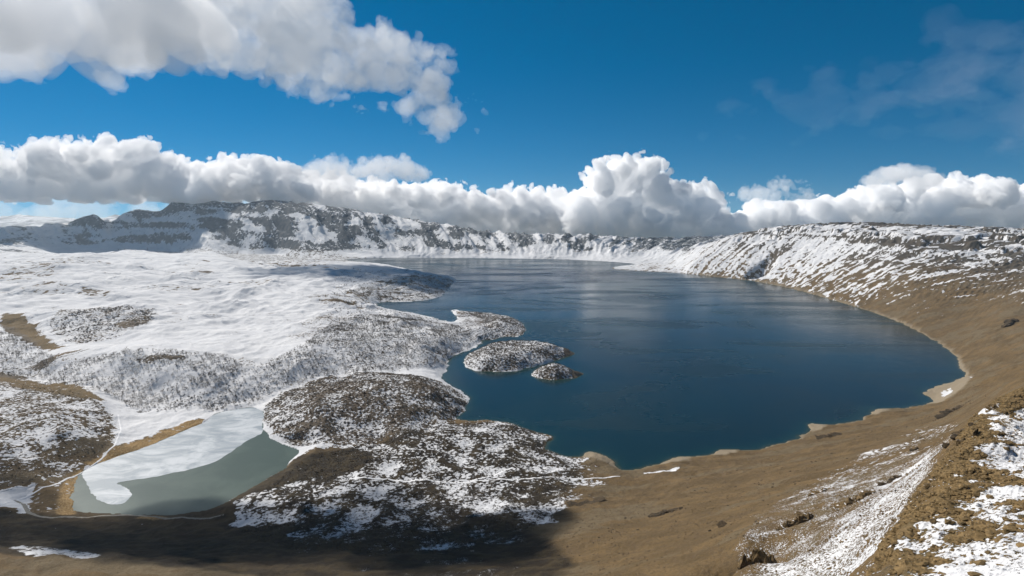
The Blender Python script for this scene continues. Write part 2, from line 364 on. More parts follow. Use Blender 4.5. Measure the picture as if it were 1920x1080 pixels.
# thin snow below the wooded escarpment
paint(woods, [(0,600),(80,650),(110,700),(60,720),(-300,700),(-300,600)], .7, 12)
paint(woods, [(70,720),(180,665),(250,655),(330,660),(420,665),(460,690),(420,720),(330,750),(250,772),(220,745),(90,725)], .75, 12)
paint(woods, [(250,772),(340,730),(420,690),(560,660),(600,620),(700,590),(800,600),(880,620),(890,650),(840,690),(700,700),(560,715),(490,755),(380,770)], .72, 12)
paint(woods, [(640,550),(700,525),(800,515),(856,522),(838,552),(800,566),(700,566)], .6, 10)
paint(woods, [(90,600),(140,580),(290,575),(300,600),(240,630),(160,648),(100,640)], .4, 8)
paint(woods, [(850,582),(990,600),(988,632),(905,640),(860,665),(840,640)], .85, 10)
paint(woods, None, .85, 12, P=ISL2); paint(woods, None, .85, 10, P=ISL3)
paint(woods, [(482,770),(540,730),(640,705),(780,703),(870,740),(880,765),(840,785),(720,832),(600,840),(520,830)], .72, 8)
paint(snow, [(482,770),(540,730),(640,705),(780,703),(870,740),(880,765),(840,785),(720,832),(600,840),(520,830)], .53, 8)
paint(snow, [(600,580),(800,585),(880,610),(890,650),(840,695),(700,690),(600,660)], .70, 14)
paint(snow, [(640,545),(700,530),(800,515),(856,522),(838,552),(800,566),(700,566)], .58, 10)
paint(snow, None, .55, 12, P=ISL2); paint(snow, None, .56, 12, P=ISL3)
paint(snow, [(850,582),(990,600),(988,632),(905,640),(880,650),(860,600)], .52, 10)
paint(snow, [(90,600),(140,580),(290,575),(290,600),(240,630),(160,648),(100,640)], .60, 10)
# bare hollows on the snow plain
paint(snow, [(0,590),(50,592),(90,640),(130,655),(60,655),(0,620)], .22, 14); paint(ochre, [(0,590),(50,592),(90,640),(130,655),(60,655),(0,620)], .8, 8)
paint(snow, [(215,605),(290,598),(275,615),(225,622)], .40, 16)
paint(snow, [(310,512),(410,513),(405,520),(320,520)], .46, 40); paint(snow, [(145,548),(205,548),(200,560),(150,562)], .46, 30)
paint(snow, [(50,690),(100,668),(165,656),(120,668),(70,700)], .42, 9)
paint(snow, [(250,672),(340,670),(345,682),(260,688)], .42, 12); paint(ochre, [(250,672),(340,670),(345,682),(260,688)], .8, 6)
paint(snow, [(-100,690),(20,700),(80,722),(200,748),(190,758),(60,734),(-100,712)], .38, 10); paint(ochre, [(-100,690),(20,700),(80,722),(200,748),(190,758),(60,734),(-100,712)], .6, 5)
paint(snow, [(640,548),(690,550),(700,572),(660,565)], .45, 16)
for pp, v in (([(60,500),(130,488),(200,490),(120,500),(80,512)], .63), ([(0,515),(90,505),(130,512),(60,530),(0,535)], .63), ([(20,545),(110,538),(150,545),(90,560),(30,560)], .63), ([(230,545),(400,530),(560,532),(420,545),(260,552)], .63),
              ([(540,560),(600,550),(700,560),(690,580),(560,590)], .66), ([(560,600),(650,590),(700,610),(600,640),(540,640)], .62), ([(300,590),(345,583),(350,600),(330,605)], .55), ([(315,605),(370,600),(365,612),(320,615)], .58), ([(400,490),(560,485),(640,500),(520,505)], .63)):
    paint(snow, pp, v, 40)
# far brush at the foot of the ridge
paint(snow, [(200,463),(420,460),(640,478),(720,486),(600,494),(420,480),(230,472)], .60, 60); paint(woods, [(200,463),(420,460),(640,478),(720,486),(600,494),(420,480),(230,472)], .55, 60)
paint(snow, [(0,480),(120,478),(60,500),(0,505)], .80, 60)
# reeds round the pond
RB = [(150,872),(190,852),(240,833),(300,813),(345,793),(372,786),(390,790),(384,800),(350,814),(300,836),(240,858),(190,874),(152,890)]
paint(reed, RB, .95, 6, wob=1.5); paint(snow, RB, .26, 8, wob=1.5)
RB2 = [(118,900),(146,872),(160,884),(146,908),(140,935),(146,965),(100,966),(112,930)]
paint(reed, RB2, .9, 4); paint(snow, [(62,905),(110,885),(150,868),(160,884),(146,908),(140,935),(146,968),(60,970),(50,940)], .36, 5)
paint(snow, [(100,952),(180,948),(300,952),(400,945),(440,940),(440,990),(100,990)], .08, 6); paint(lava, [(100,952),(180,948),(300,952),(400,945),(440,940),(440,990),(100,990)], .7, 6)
paint(reed, [(255,968),(312,970),(310,978),(255,976)], .9, 4)
# a dark strip of turf along the pond's near shore
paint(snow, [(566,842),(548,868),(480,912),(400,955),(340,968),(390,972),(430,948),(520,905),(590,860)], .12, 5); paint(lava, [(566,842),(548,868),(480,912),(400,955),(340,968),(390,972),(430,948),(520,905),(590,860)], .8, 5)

# broken cover where the wall is steep: rock shows, snow lies in gullies and on ledges
gx = TH * 60 + fbm(XX / 500, YY / 500, 3, 6) * .5
streak = fbm(gx, RHO / 900, 4, 31, ridged=True, gain=.5)
fine = fbm(TH * 210, RHO / 260, 3, 35)
alt = np.clip(HH / 300, 0, 1)
# right wall: brown below, white above, with slanting streaks
stk = fbm(TH * 130 + fbm(XX / 260, YY / 260, 3, 7) * .7, RHO / 520, 3, 33)
stk2 = fbm(TH * 46 + fbm(XX / 400, YY / 400, 3, 8) * .5, RHO / 800, 3, 34)
mod = .45 + .9 * sstep(-.35, .35, fbm(XX / 380, YY / 380, 2, 36))
wall_c = .26 + .44 * np.clip(HH, 0, 400) / 350 + .34 * (YY - 2900) / 1500 + .10 * fbm(XX / 500, YY / 500, 3, 81)
wall_c = np.clip(wall_c, .02, .80) + stk * .75 * mod + stk2 * .65
bands = fbm(XX / 620 + YY / 2000, HH / 16, 3, 83)
rockpatch = sstep(.0, .3, fbm(XX / 330, YY / 330, 4, 84))
wall_c = wall_c - sstep(.02, .20, bands) * .62 * sstep(.50, .66, HH / 350) - rockpatch * .30 * sstep(.35, .6, HH / 350)
snow = snow * (1 - rwall) + np.clip(wall_c, 0.0, .80) * rwall
right_low = sstep(1150, 1750, XX) * sstep(900, 1500, YY) * sstep(3000, 1900, YY) * sstep(150, 90, HH)
snow = snow * (1 - .9 * right_low) + .05 * .9 * right_low
# far rim
gfar = fbm(TH * 24 + fbm(XX / 900, YY / 900, 3, 5) * .9, RHO / 1600, 4, 11, ridged=True, gain=.55)
rband = sstep(-.02, .30, fbm(TH * 16 + 3, HH / 130 + TH * 3, 4, 86) + .22 * (HH / 420 - .45) + .10 + .10 * sstep(-1400, -400, XX))
far_c = .90 - rband * .56 + (gfar - .3) * .10 - slope * .35 + fbm(TH * 190, RHO / 420, 3, 88) * .50 + fbm(XX / 90, YY / 90, 3, 87) * .15
fl = far * sstep(30, 90, HH)
snow = snow * (1 - fl) + np.clip(far_c, .12, .85) * fl
lava = np.maximum(lava, rwall * .25 * sstep(.4, .8, alt))
snow = np.where(YY > 8800, .95, snow)
# near spur and the snow-streaked scree beside it
paint(snow, [(1380,1010),(1440,950),(1530,905),(1640,840),(1740,795),(1800,790),(1790,830),(1740,900),(1700,960),(1640,1060),(1600,1200),(1380,1200)], .40, 9)
paint(snow, [(1590,950),(1690,890),(1760,840),(1750,880),(1700,960),(1640,1060),(1560,1130),(1500,1130)], .53, 7)
paint(snow, [(1440,1020),(1560,1040),(1620,1060),(1560,1130),(1440,1130)], .55, 5)
SPUR = [(1640,1130),(1690,1030),(1740,950),(1785,885),(1820,830),(1860,780),(1930,745),(2100,740),(2100,1400),(1640,1400)]
paint(snow, SPUR, .34, 3)
for pp in ([(1740,1130),(1790,1045),(1830,1020),(1900,1040),(1925,1000),(2000,1000),(2000,1200),(1740,1200)], [(1820,960),(1870,960),(1930,990),(1930,1050),(1860,1030),(1810,990)],
           [(1835,880),(1880,860),(1960,850),(1960,920),(1900,915),(1850,900)], [(1875,800),(1940,780),(2000,790),(2000,860),(1920,858),(1880,830)], [(1850,940),(1900,930),(1960,945),(1960,965),(1880,960)], [(1740,1010),(1770,995),(1775,1020),(1750,1030)]):
    paint(snow, pp, .71, 4.5, wob=1.8)
paint(ochre, SPUR, .75, 4)
# snow tongues and flecks on the brown slope
for pp in ([(1815,795),(1862,783),(1855,792),(1822,802)], [(1205,884),(1275,876),(1272,882),(1210,890)]):
    paint(snow, pp, .92, 2.5)
# pale beach all round the lake
beach = sstep(16, 5, DL) * (DL > -3)
bw = np.clip(YY / 1500, .8, 3.2)
beachw = sstep(9 * bw * (1 + .8 * fbm(XX / 45, YY / 45, 2, 92)), 3 * bw, DL) * (DL > -6)
rightshore = sstep(-100, 500, XX)
pale = beachw * rightshore * (.65 + .35 * fbm(XX / 60, YY / 60, 2, 91))
snow = snow * (1 - pale * .9 * (YY < 5000))
bay = (XX > 40) & (YY < 2700) & (DL < 70) & (DL > -8) & (RR > 500) & (XX > 160 - (YY - 960) * .0)
snow = np.where(bay & (XX > 170), .05, snow)
for pp in ([(1620,762),(1660,764),(1670,772),(1634,784)], [(1500,790),(1555,793),(1545,805),(1518,812)], [(1332,842),(1385,842),(1375,852),(1335,857)], [(1722,730),(1770,722),(1810,700),(1825,712),(1790,740),(1752,760)], [(1090,845),(1130,848),(1162,876),(1150,878),(1125,866),(1092,862)],
           [(1235,868),(1268,856),(1300,856),(1290,866),(1240,874)], [(1780,660),(1800,672),(1830,702),(1800,715),(1790,690)]):
    paint(pale, pp, .9, 5); paint(snow, pp, .10, 6)
for pp in ([(1762,737),(1790,728),(1780,742),(1765,748)], [(1205,889),(1250,884),(1275,877),(1268,886),(1212,893)], [(1815,703),(1826,706),(1820,712)]): paint(snow, pp, .8, 4)
attrs = {}
HUM = fbm(XX / 60, YY / 60, 4, 51, ridged=True)
hz = sstep(1750, 1400, YY) * (1 - sstep(.8, 1., snow)) * sstep(.10, .25, snow) * (RR > 520) * (HH < 120)
snow = snow - hz * (HUM - .22) * .36
bare = sstep(.30, .42, fbm(XX / 300 + fbm(XX / 130, YY / 130, 2, 221) * .5, YY / 115, 4, 222)) * sstep(1700, 2300, YY) * sstep(5600, 4600, YY) * sstep(40, 160, DL) * (1 - rwall) * (HH > 20)
snow = np.where(snow > .5, snow - bare * .36, snow)
NZ = fbm(XX / 90, YY / 90, 4, 93) * sstep(200, 600, RR) + fbm(XX / 14, YY / 14, 3, 94) * sstep(900, 500, RR)
snow = np.where((snow > .04) & (snow < .90), snow + NZ * .26, snow)
print('top', HH.max()); print('cover', round(time.time() - T0, 1))

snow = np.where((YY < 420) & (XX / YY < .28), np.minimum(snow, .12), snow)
# ------------------------------------------------------------------ materials
def newmat(name):
    m = bpy.data.materials.new(name); m.use_nodes = True; t = m.node_tree
    for n in list(t.nodes): t.nodes.remove(n)
    return m, t, t.nodes.new('ShaderNodeOutputMaterial')
class G:
    """tiny node-graph builder"""
    def __init__(s, t): s.t = t
    def n(s, typ, **kw):
        nd = s.t.nodes.new(typ)
        for k, v in kw.items(): setattr(nd, k, v)
        return nd
    def set(s, sock, v):
        if isinstance(v, bpy.types.NodeSocket): s.t.links.new(v, sock)
        elif isinstance(v, (tuple, list)) and len(v) == 3 and sock.type == 'RGBA': sock.default_value = (*v, 1)
        else: sock.default_value = v
    def math(s, op, a, b=None, c=None, clamp=False):
        nd = s.n('ShaderNodeMath', operation=op, use_clamp=clamp); s.set(nd.inputs[0], a)
        if b is not None: s.set(nd.inputs[1], b)
        if c is not None: s.set(nd.inputs[2], c)
        return nd.outputs[0]
    def mix(s, f, a, b):
        nd = s.n('ShaderNodeMix', data_type='RGBA'); s.set(nd.inputs[0], f); s.set(nd.inputs[6], a); s.set(nd.inputs[7], b); return nd.outputs[2]
    def attr(s, name): return s.n('ShaderNodeAttribute', attribute_name=name).outputs['Fac']
    def noise(s, vec, scale, detail=4, rough=.55, dist=0, vscale=None):
        if vscale:
            mp = s.n('ShaderNodeMapping'); s.set(mp.inputs[0], vec); mp.inputs[3].default_value = vscale; vec = mp.outputs[0]
        nd = s.n('ShaderNodeTexNoise'); s.set(nd.inputs['Vector'], vec); nd.inputs['Scale'].default_value = scale
        nd.inputs['Detail'].default_value = detail; nd.inputs['Roughness'].default_value = rough; nd.inputs['Distortion'].default_value = dist
        return nd.outputs['Fac']
    def range(s, v, a, b, c=0., d=1., smooth=True):
        nd = s.n('ShaderNodeMapRange', interpolation_type='SMOOTHSTEP' if smooth else 'LINEAR'); s.set(nd.inputs[0], v)
        for i, q in enumerate((a, b, c, d)): nd.inputs[i + 1].default_value = q
        return nd.outputs[0]
def principled(g, out, col, rough=.9, spec=.2, normal=None):
    p = g.n('ShaderNodeBsdfPrincipled'); g.set(p.inputs['Base Color'], col); g.set(p.inputs['Roughness'], rough); g.set(p.inputs['Specular IOR Level'], spec)
    if normal: g.set(p.inputs['Normal'], normal)
    g.t.links.new(p.outputs[0], out.inputs[0]); return p

mt, t, out = newmat('terrain'); g = G(t)
pos = g.n('ShaderNodeNewGeometry').outputs['Position']
dist = g.attr('dist')                                   # kilometres from the rim viewpoint: sets which grain of rubble is modelled
f1 = g.noise(pos, .9, 5, .6); f2 = g.noise(pos, .16, 5, .6); f3 = g.noise(pos, .035, 5, .62)
w1 = g.range(dist, .25, 1.15); w2 = g.range(dist, 1.6, 4.0)
fn = g.math('ADD', g.math('MULTIPLY', f1, g.math('SUBTRACT', 1., w1)), g.math('MULTIPLY', g.math('ADD', g.math('MULTIPLY', f2, g.math('SUBTRACT', 1., w2)), g.math('MULTIPLY', f3, w2)), w1))
sn = g.attr('snow')
s_ = g.math('ADD', sn, g.math('MULTIPLY', g.math('SUBTRACT', fn, .5), 1.75))
smask = g.range(s_, .46, .56)
brown = g.mix(g.range(g.noise(pos, .012, 4, .6, vscale=(1, 2.2, 3)), .35, .65), (.078, .053, .025), (.130, .086, .040))
brown = g.mix(g.range(g.noise(pos, .006, 3, .5, vscale=(.6, 2.4, 5)), .52, .60), brown, (.115, .088, .052))
brown = g.mix(g.range(g.noise(pos, .07, 6, .72), .47, .66), brown, (.088, .060, .032))
brown = g.mix(g.range(g.noise(pos, .45, 4, .7), .52, .66), brown, (.070, .050, .026))
brown = g.mix(g.range(g.noise(pos, 1.9, 3, .6), .55, .70), brown, (.20, .14, .075))
lavac = g.mix(g.range(g.noise(pos, .05, 5, .6), .4, .65), (.010, .008, .006), (.036, .027, .014))  # dark lava, blackened further to deepen the cloud shade at lower left
rockc = g.mix(g.range(g.noise(pos, .02, 5, .6), .4, .65), (.030, .038, .046), (.078, .080, .082))
och = g.mix(g.range(g.noise(pos, .35, 5, .65), .38, .64), (.075, .058, .024), (.19, .12, .05))
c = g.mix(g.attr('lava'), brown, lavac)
c = g.mix(g.attr('rocky'), c, rockc)
c = g.mix(g.attr('ochre'), c, och)
c = g.mix(g.attr('woods'), c, g.mix(g.range(f2, .42, .6), (.062, .052, .042), (.12, .10, .082)))
c = g.mix(g.attr('reed'), c, g.mix(g.range(g.noise(pos, .5, 4), .4, .6), (.20, .12, .045), (.36, .25, .12)))
c = g.mix(g.attr('beach'), c, (.225, .185, .130))
snowc = g.mix(g.range(g.noise(pos, .01, 4), .35, .7), (.53, .535, .55), (.61, .61, .615))
c = g.mix(smask, c, snowc)
bh = g.math('ADD', g.math('MULTIPLY', f1, .25), g.math('MULTIPLY', f2, 1.6)); bh = g.math('ADD', bh, g.math('MULTIPLY', f3, g.math('MULTIPLY', w2, 9.)))
bh = g.math('ADD', g.math('MULTIPLY', bh, g.range(sn, .80, 1.0, 1., .30)), g.math('MULTIPLY', smask, .25))
bp = g.n('ShaderNodeBump'); bp.inputs['Strength'].default_value = .85; bp.inputs['Distance'].default_value = 1.6; g.set(bp.inputs['Height'], bh)
principled(g, out, c, .92, .12, bp.outputs[0])

# ------------------------------------------------------------------ terrain objects
reg = np.zeros((NR - 1, NC - 1), int)
Xc = (XX[:-1, :-1] + XX[1:, 1:]) / 2; Yc = (YY[:-1, :-1] + YY[1:, 1:]) / 2; Rc = np.hypot(Xc, Yc)
def inreg(P, pad=0.): return poly_sd(Xc, Yc, P) < pad
hill = region([(482,770),(540,728),(640,712),(700,707),(780,708),(860,735),(882,760),(850,786),(790,805),(720,832),(600,841),(520,830),(486,800)], 2)
knoll = region([(-250,722),(60,722),(180,748),(222,790),(200,850),(120,885),(0,925),(-250,950)], 1)
mesa = region([(88,610),(120,585),(200,578),(290,573),(345,585),(340,605),(280,625),(200,645),(140,650),(100,642)], 1)
reg[Yc > 5750] = 1
xx = Xc + .25 * Yc - 300
reg[(xx > 1700) & (Yc > 1500) & (Yc < 6300) & (Yc < 5750 + (Xc - 800) * .5)] = 2
HHc = (HH[:-1, :-1] + HH[1:, 1:]) / 2
reg[inreg(hill)] = 3; reg[inreg(knoll)] = 4; reg[inreg(mesa)] = 5
reg[inreg(ISL2, 12)] = 6; reg[inreg(ISL3, 12)] = 7
PEN = outline([(850,578),(905,600),(908,640),(925,638),(942,631),(985,640),(1005,618),(975,592),(920,572)], 0, 0)
PEN2 = region([(640,548),(700,522),(700,503),(790,505),(870,520),(845,560),(800,575),(700,572)], 1)
SP = region(SPUR, 0)
reg[inreg(PEN)] = 8; reg[inreg(PEN2)] = 9; reg[inreg(SP)] = 10
reg[(Yc < 1500) & (HHc > 0) & (poly_sd(Xc, Yc, region([(1010,1400),(980,1060),(1060,950),(1160,905),(1110,868),(1200,885),(1300,862),(1400,852),(1540,812),(1640,772),(1752,752),(1860,690),(2150,690),(2150,1400)], 0)) < 0) & (reg == 0)] = 11
names = {0: ('ground', 'snow covered crater floor and heath round the lakes', None), 1: ('mountain', 'long snowy cliff wall of the crater rim behind the lake', None),
 2: ('mountain', 'snow streaked brown slope rising from the right shore of the lake', None), 3: ('hill', 'rounded shrub covered hill between frozen pond and blue lake', None),
 4: ('hill', 'stony low hill with patchy snow at the left edge above the track', None), 5: ('hill', 'oval speckled mound on the snow plain beside the green hollow', None),
 6: ('island', 'larger long wooded island lying off the peninsula', 'island'), 7: ('island', 'smallest wooded islet with pointed tip, in front of the long island', 'island'),
 8: ('hill', 'wooded headland joined to the shore behind the long island', None), 9: ('hill', 'flat snowy promontory jutting into the far left of the lake', None),
 10: ('hill', 'tussocky near ridge with snow patches at the lower right corner', None), 11: ('hill', 'bare brown scree slope falling to the near shore of the lake', None)}
vid = np.arange(NR * NC).reshape(NR, NC)
quads = np.stack([vid[:-1, :-1], vid[:-1, 1:], vid[1:, 1:], vid[1:, :-1]], -1)
VERT = np.stack([XX, YY, HH], -1).reshape(-1, 3).astype(np.float32)
VN = NN.reshape(-1, 3).astype(np.float32)
rocky = np.clip(rwall * .45 * sstep(.5, .9, alt + slope) + fl, 0, 1)
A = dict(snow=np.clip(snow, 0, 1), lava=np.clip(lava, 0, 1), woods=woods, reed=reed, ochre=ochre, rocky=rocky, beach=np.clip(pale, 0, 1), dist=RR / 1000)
# the deep lake bed is never seen: leave those faces out
deep = ((DL[:-1, :-1] < -60) & (DL[1:, 1:] < -60)) | ((DP[:-1, :-1] < -40) & (DP[1:, 1:] < -40))
def mesh_from(name, verts, faces, mats, attrs=None, normals=None):
    me = bpy.data.meshes.new(name); k = faces.shape[1]
    me.vertices.add(len(verts)); me.vertices.foreach_set('co', verts.astype(np.float32).ravel())
    me.loops.add(len(faces) * k); me.loops.foreach_set('vertex_index', faces.astype(np.int32).ravel())
    me.polygons.add(len(faces)); me.polygons.foreach_set('loop_start', (np.arange(len(faces)) * k).astype(np.int32))
    me.update(calc_edges=True)
    me.polygons.foreach_set('use_smooth', np.ones(len(faces), bool))
    for an, av in (attrs or {}).items():
        a = me.attributes.new(an, 'FLOAT', 'POINT'); a.data.foreach_set('value', av.astype(np.float32))
    for m in mats: me.materials.append(m)
    if normals is not None: me.normals_split_custom_set_from_vertices(normals.tolist())
    return me
def link(name, me, parent=None):
    o = bpy.data.objects.new(name, me); COL.objects.link(o)
    if parent: o.parent = parent
    return o
for rid, (nm, lab, cat) in names.items():
    q = quads[(reg == rid) & ~deep].reshape(-1, 4)
    if not len(q): continue
    used = np.zeros(NR * NC, bool); used[q.ravel()] = True; ids = np.nonzero(used)[0]; mp = np.empty(NR * NC, np.int64); mp[ids] = np.arange(len(ids))
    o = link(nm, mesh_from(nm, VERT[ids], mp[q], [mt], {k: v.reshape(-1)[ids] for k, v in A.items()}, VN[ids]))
    tag(o, lab, cat, kind=None if cat else 'structure')
print('terrain', round(time.time() - T0, 1))

# ------------------------------------------------------------------ water
mw, t, out = newmat('lake_water'); g = G(t)
pos = g.n('ShaderNodeNewGeometry').outputs['Position']
sh = g.attr('shore')
base = g.mix(g.range(g.noise(pos, .0012, 3, .5, .4), .35, .65), (.0010, .0125, .0170), (.0022, .0200, .0250))
base = g.mix(g.range(sh, 4., 40., 1., 0.), base, (.004, .024, .025))
base = g.mix(g.range(sh, 0., 9., 1., 0.), base, (.030, .042, .024))
wind = g.noise(pos, .0035, 5, .6, 1.2, vscale=(.35, 1., 1.))
rgh = g.range(wind, .38, .70, .16, .34)
bp = g.n('ShaderNodeBump'); bp.inputs['Strength'].default_value = .35; bp.inputs['Distance'].default_value = .6
g.set(bp.inputs['Height'], g.math('ADD', g.noise(pos, .12, 3, .6), g.math('MULTIPLY', g.noise(pos, .02, 3, .6), 2.)))
p = principled(g, out, base, rgh, .5, bp.outputs[0]); p.inputs['IOR'].default_value = 1.33
X2, Y2, D2, E2 = XX[::2, ::2], YY[::2, ::2], DL[::2, ::2], DP[::2, ::2]; ids2 = np.arange(X2.size).reshape(X2.shape)
lv = (D2 < 9) & (E2 > 20) & (Y2 < 7000) & (Y2 > 700)
q = np.stack([ids2[:-1, :-1], ids2[:-1, 1:], ids2[1:, 1:], ids2[1:, :-1]], -1)[lv[:-1, :-1] | lv[1:, 1:] | lv[:-1, 1:] | lv[1:, :-1]]
used = np.zeros(X2.size, bool); used[q.ravel()] = True; ids = np.nonzero(used)[0]; mp = np.empty(X2.size, np.int64); mp[ids] = np.arange(len(ids))
wvx = np.stack([X2.ravel()[ids], Y2.ravel()[ids], np.zeros(len(ids))], 1)
lake = link('lake', mesh_from('lake', wvx, mp[q], [mw], {'shore': -D2.ravel()[ids]}))
tag(lake, 'deep blue crater lake filling the middle of the view', kind='structure')

mp_, t, out = newmat('pond_water'); g = G(t)
pos = g.n('ShaderNodeNewGeometry').outputs['Position']
base = g.mix(g.range(g.noise(pos, .01, 4, .6, .6), .4, .62), (.050, .074, .062), (.072, .098, .082))
bp = g.n('ShaderNodeBump'); bp.inputs['Strength'].default_value = .1; bp.inputs['Distance'].default_value = .2; g.set(bp.inputs['Height'], g.noise(pos, .3, 3))
principled(g, out, base, .35, .12, bp.outputs[0])
def sheet(name, P, z, mat, pad=0., thick=0.):
    import mathutils.geometry as mg
    pts = [Vector((x, y, z)) for x, y in P]
    tri = mg.tessellate_polygon([pts]); v = np.array([tuple(p) for p in pts]); f = [tuple(a) for a in tri]
    if thick:
        n = len(v); v = np.concatenate([v, v - np.array([0, 0, thick])])
        f = f + [(b + n, a + n, c + n) for a, b, c in f] + sum([[(i, (i + 1) % n, (i + 1) % n + n), (i, (i + 1) % n + n, i + n)] for i in range(n)], [])
    me = bpy.data.meshes.new(name); me.from_pydata(v.tolist(), [], f); me.update(); me.materials.append(mat)
    import bmesh
    bm = bmesh.new(); bm.from_mesh(me); bmesh.ops.recalc_face_normals(bm, faces=bm.faces)
    bm.to_mesh(me); bm.free()
    return link(name, me)
def wiggle(P, amp):
    for _ in range(2): R = np.empty((len(P) * 2, 2)); R[0::2] = P; R[1::2] = (P + np.roll(P, -1, 0)) / 2; P = R
    return P + np.stack([fbm(P[:, 0] / 22, P[:, 1] / 22, 4, 71), fbm(P[:, 0] / 22 + 40, P[:, 1] / 22, 4, 72)], 1) * amp * 2
cx, cyy = POND.mean(0); PP = POND + (POND - [cx, cyy]) / np.linalg.norm(POND - [cx, cyy], axis=1, keepdims=True) * 12
pond = sheet('pond', PP, POND_Z, mp_); tag(pond, 'shallow grey green pond, half of it under ice', kind='structure')
mi, t, out = newmat('ice'); g = G(t)
pos = g.n('ShaderNodeNewGeometry').outputs['Position']
base = g.mix(g.range(g.noise(pos, .014, 6, .65, .8, vscale=(1, 1.7, 1)), .38, .66), (.17, .21, .245), (.39, .42, .45))
edge = base
principled(g, out, base, .55, .3)
ICE = wiggle(outline([(150,885),(190,866),(240,850),(300,828),(350,806),(382,793),(400,776),(440,768),(482,762),(497,775),(490,800),(495,812),(475,820),(455,832),(430,850),(400,868),(350,882),(310,890),(250,900),(213,905),(238,914),(248,930),(237,941),(215,948),(190,942),(172,928),(163,905),(157,895)], POND_Z, 2), 2.2)
ice = sheet('ice_sheet', ICE, POND_Z + .12, mi, thick=.1)
tag(ice, 'pale grey ice sheet with a hooked end covering the pond', 'ice sheet')
print('water', round(time.time() - T0, 1))
# ------------------------------------------------------------------ clouds
import openvdb as vdb
def band(shape, freq, seed, sc=(1, 1, 1)):
    r = np.random.default_rng(seed); F = np.fft.rfftn(r.standard_normal(shape).astype(np.float32))
    kx, ky, kz = np.fft.fftfreq(shape[0]) * sc[0], np.fft.fftfreq(shape[1]) * sc[1], np.fft.rfftfreq(shape[2]) * sc[2]
    k = np.sqrt(kx[:, None, None] ** 2 + ky[None, :, None] ** 2 + kz[None, None, :] ** 2)
    F *= np.exp(-((np.log2(k + 1e-9) - math.log2(freq)) / .5) ** 2)
    n = np.fft.irfftn(F, s=shape, axes=(0, 1, 2)); return (n / n.std()).astype(np.float32)
def cloud_material(name, dens, col=(.999, .999, .999), aniso=.25):
    m, t, out = newmat(name); v = t.nodes.new('ShaderNodeVolumeScatter')
    v.inputs['Color'].default_value = (*col, 1); v.inputs['Density'].default_value = dens; v.inputs['Anisotropy'].default_value = aniso
    t.links.new(v.outputs[0], out.inputs[1]); return m
def cloud(blobs, vox, mat, label, amp, wave, base=None, octs=5, seed=1, billow=True, group=None, sc=(1, 1, 1), flat=1.1, bias=.8):
    B = np.array(blobs, float); R = B[:, 3]; pad = amp * 1.3 + vox * 3
    lo = (B[:, :3] - R[:, None]).min(0) - pad; hi = (B[:, :3] + R[:, None]).max(0) + pad
    if base is not None: lo[2] = max(lo[2], base - 3 * vox)
    n = [int(x) for x in np.ceil((hi - lo) / vox)]
    n = [x + (x % 2) for x in n]
    ax = [(lo[i] + (np.arange(n[i]) + .5) * vox).astype(np.float32) for i in range(3)]
    f = np.full(n, -3 * amp - 300, np.float32)
    for x, y, z, r in B:
        m = amp * 1.6 + r
        a = [slice(max(0, int((c - m - lo[i]) / vox)), min(n[i], int((c + m - lo[i]) / vox) + 1)) for i, c in enumerate((x, y, z))]
        if min(q.stop - q.start for q in a) <= 0: continue
        d = r - np.sqrt((ax[0][a[0]][:, None, None] - x) ** 2 + (ax[1][a[1]][None, :, None] - y) ** 2 + ((ax[2][a[2]][None, None, :] - z) * flat) ** 2)
        f[tuple(a)] = np.maximum(f[tuple(a)], d)
    fr = vox / wave; a_ = amp
    for o in range(octs):
        if fr > .42: break
        nb = band(tuple(n), fr, seed * 10 + o, sc)
        nb = a_ * (np.tanh(np.abs(nb) * .7) * 1.9 - bias if billow else nb * .7)
        f += nb if o < 2 else nb * np.clip(1 + f / (amp * .5), 0, 1)
        a_ *= .66; fr *= 2.05
    if base is not None:
        bn = band((n[0], n[1], 2), vox / (wave * .7), seed * 10 + 9)[:, :, :1] * amp * .25
        f = np.minimum(f, (ax[2][None, None, :] - base) + bn)
    for k in range(3):
        e = [slice(None)] * 3; e[k] = 0; f[tuple(e)] = -50; e[k] = -1; f[tuple(e)] = -50
    gr = vdb.FloatGrid(background=-50.); gr.copyFromArray(np.ascontiguousarray(np.clip(f, -50, 50)))
    p, tri, q = gr.convertToPolygons(0.)
    p = p * vox + lo + vox * .5
    me = mesh_from('cloud', p, q[:, ::-1].astype(np.int64), [mat])
    print('cloud', n, len(q), round(time.time() - T0, 1))
    return tag(link('cloud', me), label, 'cloud', group, 'stuff')
def blob(px, py, rp, Y):
    X, z = at_Y(px, py, Y); return (float(X), Y, float(z), rp * Y / FPX)
def bank(prof, bottom, Y, dY, r0, r1, n, seed):
    r = np.random.default_rng(seed); P = np.array(prof, float); out = []
    for i in range(n):
        x = r.uniform(P[0, 0], P[-1, 0]); top = np.interp(x, P[:, 0], P[:, 1]); bot = bottom if np.isscalar(bottom) else np.interp(x, *zip(*bottom))
        rad = r.uniform(r0, r1); rad = min(rad, (bot - top) * .55)
        y = top + rad * .98 + max(0, bot - top - 1.6 * rad) * r.uniform(0, 1) ** 1.6
        out.append(blob(x, y, rad, Y + r.uniform(-dY, dY) * (1 if y - top < 1.5 * rad else .6)))
    return out
cm = cloud_material('cloud_vapour', .013, (.9999, .9999, .9999), aniso=.0)
cm_thin = cloud_material('thin_cloud_vapour', .0021, (.9999, .9999, .9999), aniso=.0)
cm_near = cloud_material('near_cloud_vapour', .0085, (.9999, .9999, .9999), aniso=.1)
cirrus_m = cloud_material('cirrus_vapour', .00010)
